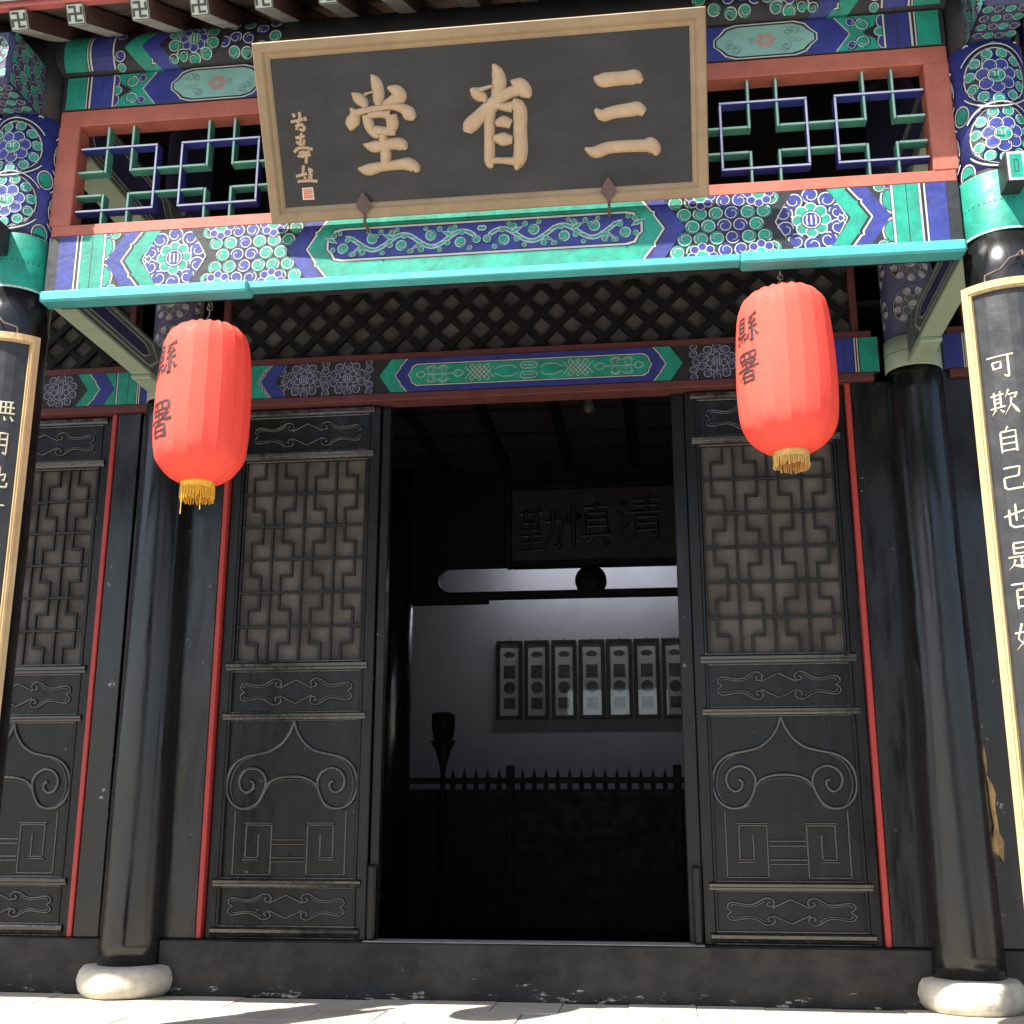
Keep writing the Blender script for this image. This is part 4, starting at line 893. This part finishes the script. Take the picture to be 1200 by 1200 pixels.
# pictures on the back wall
PG = 'scroll pictures hung in a row on the back wall'
pic_lab = ['long black framed picture at the open end of the row on the white wall'] + ['long black framed picture second from that end', 'long black framed picture third from the end by the torch stand', 'long black framed picture in the middle of the row of seven', 'long black framed picture fifth from the end by the torch stand', 'long black framed picture sixth from the end by the torch stand', 'long black framed picture partly behind the open door leaf']
pic_lab[1] = 'long black framed picture second from the end by the torch stand'; pic_lab[0] = 'long black framed picture first at the end by the torch stand'
FRM = mat('picture_frame_black', (.010,.010,.010), .45, .2, 10, .05)
for i, (xa, xb) in enumerate(((582, 612), (614.5, 643), (646, 675), (678, 708), (710, 740), (742, 772), (775, 805))):
    a = px(xa, 752, YW-.03); b = px(xb, 752, YW-.03); x0_, x1_ = a.x, b.x; z1_ = px(600, 751, YW-.03).z; z0_ = px(600, 843, YW-.03).z; fwid = .036
    t = thing('framed_picture', pic_lab[i], 'picture', ((x0_+x1_)/2, YW, z0_), PG)
    put('frame', MB().box(x0_, x0_+fwid, YW-.04, YW+.001, z0_, z1_, .003).box(x1_-fwid, x1_, YW-.04, YW+.001, z0_, z1_, .003).box(x0_+fwid, x1_-fwid, YW-.04, YW+.001, z0_, z0_+fwid, .003).box(x0_+fwid, x1_-fwid, YW-.04, YW+.001, z1_-fwid, z1_, .003), [FRM], t)
    mo = put('mount', MB().box(x0_+fwid, x1_-fwid, YW-.018, YW+.001, z0_+fwid, z1_-fwid, 0), [MOUNT], t)
    xm = (x0_+x1_)/2; H = z1_-z0_; fz = flat(YW-.018); hwid = .058
    fan = [(xm+.075*math.sin(t_)*1., z1_-H*.235+.075*math.cos(t_)) for t_ in [-1.0+.2*k for k in range(11)]]+[(xm+.028*math.sin(t_), z1_-H*.235+.02*math.cos(t_)) for t_ in [1.0-.4*k for k in range(6)]]
    put('print', MB().prism(fan, fz, .0, .002), [INK], mo)
    for fzv, sh in ((.40, 's'), (.60, 'c'), (.80, 's')):
        zc = z1_-H*fzv
        if sh == 's': put('print', MB().box(xm-hwid, xm+hwid, YW-.020, YW-.0175, zc-.066 if fzv < .5 else zc-.055, zc+.066 if fzv < .5 else zc+.055, 0), [INK], mo)
        else: put('print', MB().prism([(xm+.06*math.cos(2*PI*k/20), zc+.06*math.sin(2*PI*k/20)) for k in range(20)], fz, 0, .002), [INK], mo)
    put('glass', MB().box(x0_+fwid, x1_-fwid, YW-.027, YW-.025, z0_+fwid, z1_-fwid, 0), [glm], t)
    put('hook', MB().tube([(xm-.012, YW-.02, z1_), (xm, YW-.02, z1_+.02), (xm+.012, YW-.02, z1_)], .004), [IRON], t)
# spiked railing
YR = 3.0
rl = thing('spiked_railing', 'dark wooden railing with pointed pickets across the hall', 'railing', (0, YR, .06))
zt_ = lambda y, Y=YR: px(640, y, Y).z
put('rail', MB().box(-1.36, 2.4, YR-.02, YR+.02, zt_(918), zt_(911), .004), [DARK], rl); put('rail', MB().box(-1.36, 2.4, YR-.02, YR+.02, zt_(928)-.06, zt_(925), .004), [DARK], rl)
pt_ = zt_(900)
pk = MB().prism([(-.018, .0), (.018, .0), (.018, pt_-.06-.10), (.012, pt_-.06-.05), (0, pt_-.06), (-.012, pt_-.06-.05), (-.018, pt_-.06-.10)], lambda u, v, h: (u, h, v), -.012, .012).mesh('picket', [DARK])
x = px(530, 900, YR).x; dx = (px(782, 900, YR).x-x)/18.2; k = 0
while x < 2.4:
    if k % 7 == 5 and k < 6 or k == 19: put('post', MB().box(x-.03, x+.03, YR-.03, YR+.03, .06, zt_(897), .006), [DARK], rl)
    else: link('picket', pk, rl, (x, YR+.034, .06))
    x += dx; k += 1
put('lower_screen', MB().box(-1.36, 2.4, YR-.012, YR+.012, .05, zt_(929), .004), [DARK], rl)
# torch-shaped stand
tx = px(521, 860, 2.95).x; Zs = lambda y: px(521, y, 2.95).z
ts = thing('torch_stand', 'dark torch-shaped stand with flared cup beside the spiked railing', 'stand', (tx, 2.93, .06))
put('cup', MB().lathe([(.02, Zs(872)), (.075, Zs(866)), (.088, Zs(850)), (.088, Zs(838)), (.07, Zs(836)), (.01, Zs(836))], tx, 2.90, 20), [DARK], ts)
put('collar', MB().lathe([(.085, Zs(870)), (.098, Zs(869)), (.07, Zs(876))], tx, 2.90, 20, cap=False), [DARK], ts)
put('pole', MB().lathe([(.11, .06), (.11, .085), (.022, .10), (.018, Zs(905)), (.03, Zs(895)), (.055, Zs(882)), (.075, Zs(868))], tx, 2.90, 18), [DARK], ts)
# fluorescent tube lighting the back wall
ft = thing('fluorescent_lamp', 'fluorescent tube fixture lighting the white back wall', 'lamp', (.1, 5.5, 3.34))
put('housing', MB().box(-.9, 1.1, 5.45, 5.55, 3.38, 3.45, .006).box(-.6, -.58, 5.49, 5.51, 3.45, 5.6, .003).box(.78, .80, 5.49, 5.51, 3.42, 5.6, .003), [LIGHTP], ft)
put('tube', MB().tube([(-.85, 5.5, 3.355), (1.05, 5.5, 3.355)], .016, 10), [TUBEM], ft)
# bulb on the ceiling
bp_ = pxp(690, 475, Vector((0, 0, 3.36)), Vector((0, 0, 1)))
put_b = put('ceiling_bulb', MB().lathe([(.006, 3.425), (.022, 3.42), (.022, 3.39), (.035, 3.36), (.038, 3.34), (.028, 3.315), (.004, 3.305)], bp_.x, bp_.y, 16), [mat('dusty_bulb', (.07,.07,.065), .5, .2, 20, 0)]); tag(put_b, 'unlit white bulb on the boarded ceiling inside the doorway', 'bulb')

# ================================================================ SIGNBOARD
bY, tY = -1.75, -2.085
b0 = px(318, 262, bY); b1 = px(830, 232, bY); t0 = px(296, 50, tY); t1 = px(828, 8, tY)
SX0, SX1 = (b0.x+t0.x)/2, (b1.x+t1.x)/2; SZ0, SZ1 = (b0.z+b1.z)/2, (t0.z+t1.z)/2
vd = Vector((0, tY-bY, SZ1-SZ0)); SH = vd.length; vd.normalize(); nd = Vector((0, -vd.z, vd.y))     # outward normal
S0 = Vector((SX0, bY, SZ0)); SW = SX1-SX0
def sf(u, v, h): return tuple(S0+Vector((u, 0, 0))+vd*v+nd*h)
def spx(x, y, h=0.):
    p = pxp(x, y, S0+nd*h, nd)-S0; return (p.x, p.dot(vd))
sign = thing('signboard', 'black name board with three gilt characters in a wooden frame tilted under the eave', 'signboard', tuple(S0+Vector((SW/2, 0, 0))))
FWD = .060
def sbox(u0, u1, v0_, v1_, h0, h1): 
    mb = MB().box(u0, u1, v0_, v1_, h0, h1, .003); mb.v = [sf(*q) for q in mb.v]; return mb
put('board', sbox(.02, SW-.02, .02, SH-.02, -.04, -.012), [BOARD], sign)
prof = [(0, -.05), (0, .004), (.004, .010), (.034, .010), (.040, .004), (.044, -.002), (.054, -.006), (.060, -.012), (.060, -.02)]
def side(a, b, inward):
    # mitred moulding from corner a to corner b
    K = len(prof); mb = MB(); du = (b[0]-a[0], b[1]-a[1]); l = math.hypot(*du); du = (du[0]/l, du[1]/l); vs = []
    for e, sgn in ((a, 1), (b, -1)):
        for o, h in prof: vs.append(sf(e[0]+inward[0]*o+du[0]*o*sgn, e[1]+inward[1]*o+du[1]*o*sgn, h))
    return mb.add(vs, [[k, k+1, K+k+1, K+k] for k in range(K-1)]+[[K-1, 0, K, 2*K-1]])
C4 = [(0, 0), (SW, 0), (SW, SH), (0, SH)]
for i, iw in enumerate(((0, 1), (-1, 0), (0, -1), (1, 0))): put('frame_rail', side(C4[i], C4[(i+1) % 4], iw), [GOLD], sign)
HB = -.012
def stroke_char(strokes, ox, oy, sc_, hgt=.017, wk=1.2):
    mb = MB(); lift = 0
    for s in strokes:
        pts = []
        for q in smooth(s, 5):
            u, v = spx(ox+q[0]/sc_, oy+q[1]/sc_, HB); pts.append((u, v, max(q[2], 3)*wk/sc_*SPP))
        lift += .0006
        mb.ridge(pts, lambda u, v, h, lift=lift: sf(u, v, HB+h+(lift if h > 0 else 0)), hgt, prof=((-1,-.02),(-.92,.35),(-.6,.8),(-.1,1),(.3,.93),(.75,.55),(1,-.02)))
    return mb
ua, va = spx(560, 150, HB); ub_, vb_ = spx(660, 150, HB); SPP = math.hypot(ub_-ua, vb_-va)/100
TANG = [[(365,145,12),(400,200,42),(425,290,50),(430,380,45),(440,430,30)], [(185,315,10),(230,355,42),(290,405,42),(310,450,20)], [(300,325,14),(340,312,9),(385,298,9)], [(520,262,15),(590,290,48),(630,345,55),(575,380,48),(480,425,25)], [(175,455,12),(205,520,45),(180,600,55),(175,665,10)], [(215,500,28),(330,475,30),(440,455,28),(560,440,28),(660,460,40),(720,510,55),(770,555,22)], [(318,520,40),(345,620,42),(390,690,35),(440,722,20)], [(340,525,28),(450,508,30),(540,520,42)], [(545,520,48),(560,600,50),(548,670,38)], [(390,662,38),(480,672,38),(592,680,26)], [(465,700,32),(490,800,42),(498,900,44),(500,985,40)], [(300,795,12),(380,815,45),(480,800,42),(590,785,48),(660,805,45),(695,842,10)], [(250,1020,15),(330,1032,46),(450,1005,40),(600,985,40),(710,978,50),(780,1020,42),(785,1058,12)]]
SHENG = [[(385,85,15),(420,150,45),(440,230,56),(435,310,58),(420,390,50)], [(175,315,14),(220,350,45),(290,400,40),(310,438,12)], [(250,325,20),(310,306,16),(382,285,12)], [(552,238,10),(620,275,58),(690,340,55),(738,390,15)], [(630,320,45),(540,350,45),(470,400,40)], [(560,330,36),(450,400,52),(350,490,58),(250,580,56),(170,660,60),(145,725,36)], [(375,490,36),(352,600,43),(350,800,43),(355,1000,43),(390,1030,15)], [(400,450,30),(480,480,33),(560,480,45)], [(560,450,45),(632,500,56),(636,700,55),(642,900,56),(620,1000,50),(600,1075,10)], [(410,640,25),(480,620,46),(555,645,36)], [(390,775,25),(480,785,52),(568,790,30)], [(360,985,30),(470,985,26),(600,992,36)]]
SAN = [[(210,165,15),(280,190,52),(400,180,52),(520,170,52),(600,165,55),(662,205,20)], [(220,465,15),(290,520,46),(400,490,48),(540,470,52),(620,460,52),(682,500,30)], [(125,830,12),(220,865,46),(350,825,46),(520,810,46),(680,805,48),(740,800,58),(785,850,46),(790,898,15)]]
put('character', stroke_char(SAN, 670, 70, 8), [CHARM], sign); put('character', stroke_char(SHENG, 530, 65, 8), [CHARM], sign); put('character', stroke_char(TANG, 390, 70, 8), [CHARM], sign)
SIGN = [[[(285,105),(290,170),(270,240),(255,300)], [(195,210),(260,200),(330,180)], [(215,125),(240,160)], [(340,160),(360,200)], [(300,230),(340,270),(325,300),(290,290)], [(245,260),(300,240)]],
 [[(305,330),(310,380)], [(245,385),(345,365)], [(300,385),(290,450),(255,425)], [(340,400),(330,450),(290,455)]],
 [[(230,540),(270,500),(350,490),(430,510)], [(280,545),(400,535)], [(270,580),(410,565)], [(330,520),(320,600)], [(365,530),(360,660)]],
 [[(330,680),(325,790)], [(250,800),(370,770)], [(345,800),(350,830)], [(380,720),(420,735),(390,760)], [(390,770),(430,790)], [(385,810),(430,815)], [(270,855),(400,845),(485,855)]]]
for ch in SIGN: put('signature_character', stroke_char([[(a, b, 15) for a, b in s] for s in ch], 320, 120, 9.225, .005), [CREAM if False else CHARM], sign)
q4 = [spx(320+a/9.225, 120+b/9.225, HB) for a, b in ((315,925),(432,918),(450,1050),(325,1055))]
se = put('seal', MB().prism(q4, sf, HB-.002, HB+.003), [SEAL], sign)
mb = MB()
for k in range(5):
    for j in range(2):
        x0_ = 338+k*20+(8*j); mb.ridge([(*spx(320+x0_/9.225, 120+(945+j*55)/9.225, HB), .0022), (*spx(320+(x0_+2)/9.225, 120+(985+j*50)/9.225, HB), .0022)], lambda u, v, h: sf(u, v, HB+.003+h), .0012)
for y in (942, 968, 990, 1012, 1036): mb.ridge([(*spx(320+338/9.225, 120+y/9.225, HB), .0018), (*spx(320+428/9.225, 120+(y-6)/9.225, HB), .0018)], lambda u, v, h: sf(u, v, HB+.0031+h), .0012)
put('seal_script', mb, [SEALR], se)
# iron leaf hooks that carry the board
for (cxp, cyt, cyb, tip), hl in zip(((426, 226, 250, 263), (713, 208, 233, 246)), ('leaf-shaped iron hook holding the board below the first carved character 堂'.replace(' 堂', ''), 'leaf-shaped iron hook holding the board below the three-bar character')):
    u, v = spx(cxp, (cyt+cyb)/2, .016); hgt = (cyb-cyt)*SPP*.5; wd = 9*SPP
    hk = thing('sign_hook', hl, 'hook', sf(u, v-hgt, .016), 'iron hooks under the signboard')
    out = [(0, hgt), (wd*.45, hgt*.62), (wd*.85, hgt*.15), (wd, -hgt*.25), (wd*.7, -hgt*.7), (wd*.2, -hgt), (-wd*.2, -hgt), (-wd*.7, -hgt*.7), (-wd, -hgt*.25), (-wd*.85, hgt*.15), (-wd*.45, hgt*.62)]
    put('leaf_plate', MB().prism([(u+a, v+b) for a, b in out], sf, .0125, .018), [IRON], hk)
    put('stem', MB().tube([sf(u, v-hgt*.9, .014), sf(u, v-hgt-.02, .012), (SX0+u, bY-.022, SZ0-.02), (SX0+u, -D-.04, SZ0-.035)], .006), [IRON], hk)

# ================================================================ LANTERNS
def lantern(axis, ztop, zbot, fringe, label, tchar_ang, yaw, seed, flen, tz2, tsz):
    x, y = axis; rnd = random.Random(seed); H = ztop-zbot
    t = thing('lantern', label, 'lantern', (x, y, zbot-flen), 'red cloth lanterns')
    prof = [(.060, 0), (.085, .012), (.120, .045), (.148, .09), (.168, .14), (.178, .21), (.183, .32), (.184, .44), (.182, .58), (.178, .70), (.173, .80), (.166, .87), (.153, .92), (.132, .957), (.104, .982), (.07, .994), (.05, .995)]
    np_ = 20; vs = []; fs = []; K = len(prof); pr2 = smooth([(r, tz) for r, tz in prof], 2)
    for i in range(np_):                       # one cloth panel between two ribs
        o = len(vs); dr = rnd.uniform(-.0008, .0008)
        for j, (r, tz) in enumerate(pr2):
            low = max(0, 1-tz/.3); high = max(0, (tz-.88)/.12)
            for k in range(4):
                a = 2*PI*(i+k/3)/np_+yaw; bow = math.sin(PI*k/3)
                rr = r*(1+.002*bow)*(math.cos(PI/np_)/math.cos((k/3-.5)*2*PI/np_))+low*.006*bow*math.sin(j*1.1+i*2.3+seed)*(1-abs(low-.6))-high*.004*bow+(dr*bow)
                zz = zbot+tz*H-high*.006*bow+.005*math.sin(a+seed)*tz
                vs.append((x+rr*math.cos(a), y+rr*math.sin(a), zz))
        for j in range(len(pr2)-1): fs += [[o+4*j+k, o+4*j+k+1, o+4*(j+1)+k+1, o+4*(j+1)+k] for k in range(3)]
    body = put('cloth_body', MB().add(vs, fs, 0, True), [LANT], t)
    put('top_ring', MB().lathe([(.052, zbot+.985*H), (.052, zbot+1.0*H), (.046, zbot+1.0*H), (.046, zbot+.985*H)], x, y, 24, cap=False), [IRON], body)
    def lsurf(u, v, h):
        tz = (v-zbot)/H
        for k in range(len(prof)-1):
            if prof[k][1] <= tz <= prof[k+1][1]: q = (tz-prof[k][1])/(prof[k+1][1]-prof[k][1]); r = prof[k][0]+(prof[k+1][0]-prof[k][0])*q; break
        else: r = .18
        a = tchar_ang+u/.18; fr_ = ((a-yaw)*np_/(2*PI)) % 1; r = r*math.cos(PI/np_)/math.cos((fr_-.5)*2*PI/np_)+.0014; return (x+(r+h)*math.cos(a), y+(r+h)*math.sin(a), v)
    for ch, fz in (('縣', .70), ('署', tz2)):
        mb = glyph(ch, 0, zbot+fz*H, tsz, lsurf, 5.0, .0008); put('character', mb, [LTXT], body)
    # fringe
    mb = MB().lathe([(.062, zbot+.012), (.066, zbot-.002), (.066, zbot-.022), (.060, zbot-.024)], x, y, 24, cap=False); mc = mb
    put('fringe_band', mb, [fringe], t)
    mb = MB()
    for i in range(64):
        a = 2*PI*i/64; l = flen*(rnd.uniform(.80, 1.0)); r = .064*rnd.uniform(.93, 1.03)
        mb.tube([(x+.064*math.cos(a), y+.064*math.sin(a), zbot-.015), (x+r*math.cos(a), y+r*math.sin(a), zbot-l*.6), (x+r*.99*math.cos(a)+rnd.uniform(-.004, .004), y+r*.99*math.sin(a), zbot-l)], .0027, 4)
    if seed == 1:
        for a, l in ((4.1, .135), (5.3, .12)): mb.tube([(x+.066*math.cos(a), y+.066*math.sin(a), zbot-.02), (x+.068*math.cos(a), y+.068*math.sin(a), zbot-l)], .0022, 4)
    put('fringe', mb, [fringe], t)['kind'] = 'stuff'
    # hanging hook
    zt = 2.835; mb = MB(); z1 = zbot+H*.99
    mb.tube([(x-.05, y, z1-.005), (x-.03, y, z1+.018), (x, y, z1+.022), (x+.03, y, z1+.018), (x+.05, y, z1-.005)], .0028, 6)
    mb.tube([(x, y, z1+.020), (x-.012, y, z1+.035), (x, y, z1+.055), (x-.004, y, zt-.02)], .0026, 6)
    for k in range(2): mb.tube([(x+.011*math.cos(q)*(1 if k else .3), y+.011*math.cos(q)*(.3 if k else 1), zt-.012+.012*math.sin(q)-.016*k) for q in [2*PI*i/10 for i in range(10)]], .0024, 5, closed=True)
    put('hanging_hook', mb, [WIRE], t)
lantern((-1.118, -D+.02), 2.728, 2.072, FRY, 'red cloth lantern with bright yellow fringe', R(-90-38), .1, 1, .075, .33, .15)
lantern((1.136, -D+.02), 2.748, 2.108, FRG, 'red cloth lantern with dull gold fringe', R(-90-55), .25, 2, .062, .47, .122)

# ================================================================ COUPLET BOARDS ON THE PORCH COLUMNS
def couplet(sx, text, tu, label):
    x = sx*XC; RB = .235; cy = -D+.028; zb, zt = .42, 2.652; hwid = .222            # board bent round the column
    t = thing('couplet_board', label, 'couplet', (x, -D-.2, zb), 'couplet boards on the porch columns')
    f0 = cyl(x, cy, RB)
    def f(u, v, h): return f0(u, v, h)
    def arcbox(u0, u1, v0_, v1_, h0, h1, n=12):
        mb = MB(); vs = []
        for i in range(n+1):
            u = u0+(u1-u0)*i/n; vs += [f(u, v0_, h0), f(u, v0_, h1), f(u, v1_, h1), f(u, v1_, h0)]
        mb.add(vs, [[4*i+a, 4*i+b, 4*(i+1)+b, 4*(i+1)+a] for i in range(n) for a, b in ((0,1),(1,2),(2,3),(3,0))], 0, False)
        mb.add(vs, [[0, 1, 2, 3], [4*n+3, 4*n+2, 4*n+1, 4*n]]); return mb
    put('board', arcbox(-hwid+.01, hwid-.01, zb+.01, zt-.01, -.018, .0), [BOARD2], t)
    e = .036
    def mould(u0, u1, v0_, v1_, n):
        a = arcbox(u0, u1, v0_, v1_, -.022, .012, n); return a
    put('frame_stile', mould(-hwid, -hwid+e, zb, zt, 2).add(*(lambda m_: (m_.v, m_.f))(mould(-hwid+e*.35, -hwid+e*.72, zb+e*.4, zt-e*.4, 2 ))) if False else mould(-hwid, -hwid+e, zb, zt, 2), [GOLD2], t)
    put('frame_stile', mould(hwid-e, hwid, zb, zt, 2), [GOLD2], t)
    put('frame_rail', mould(-hwid+e, hwid-e, zt-e, zt, 12), [GOLD2], t); put('frame_rail', mould(-hwid+e, hwid-e, zb, zb+e, 12), [GOLD2], t)
    # inner beads
    for u0, u1, a, b, n in ((-hwid+e*.55, -hwid+e*.80, zb+e*.5, zt-e*.5, 1), (hwid-e*.80, hwid-e*.55, zb+e*.5, zt-e*.5, 1), (-hwid+e*.8, hwid-e*.8, zt-e*.8, zt-e*.55, 10), (-hwid+e*.8, hwid-e*.8, zb+e*.55, zb+e*.8, 10)):
        put('frame_bead', arcbox(u0, u1, a, b, .0, .017, n), [GOLD2], t)
    for i, ch in enumerate(text):
        put('character', glyph(ch, tu, 2.335-.1345*i, .098, f, 3.5, .0012), [CREAM], t)
    mb = MB()
    for s_ in (-1, 1):
        mb.tube([f(s_*.14, zt-.01, -.005), f(s_*.135, zt+.03, -.005), f(s_*.08, zt+.045, -.012), f(s_*.045, zt+.085, -.02), f(0, zt+.10, -.03)], .0045, 6)
    mb.tube([f(0, zt+.12, -.085), f(0, zt+.105, -.01), f(0, zt+.085, -.005)], .006, 6)
    put('hanging_wire', mb, [IRON], t)
couplet(1, '可欺自己也是百姓', -.115, 'curved black couplet board with wide gilt frame beside the gold fringed lantern')
couplet(-1, '無用地方全靠一官', .115, 'curved black couplet board with wide gilt frame beside the yellow fringed lantern')
print('objects', len(bpy.data.objects), 'tris', sum(len(o.data.polygons) for o in bpy.data.objects if o.type == 'MESH'))
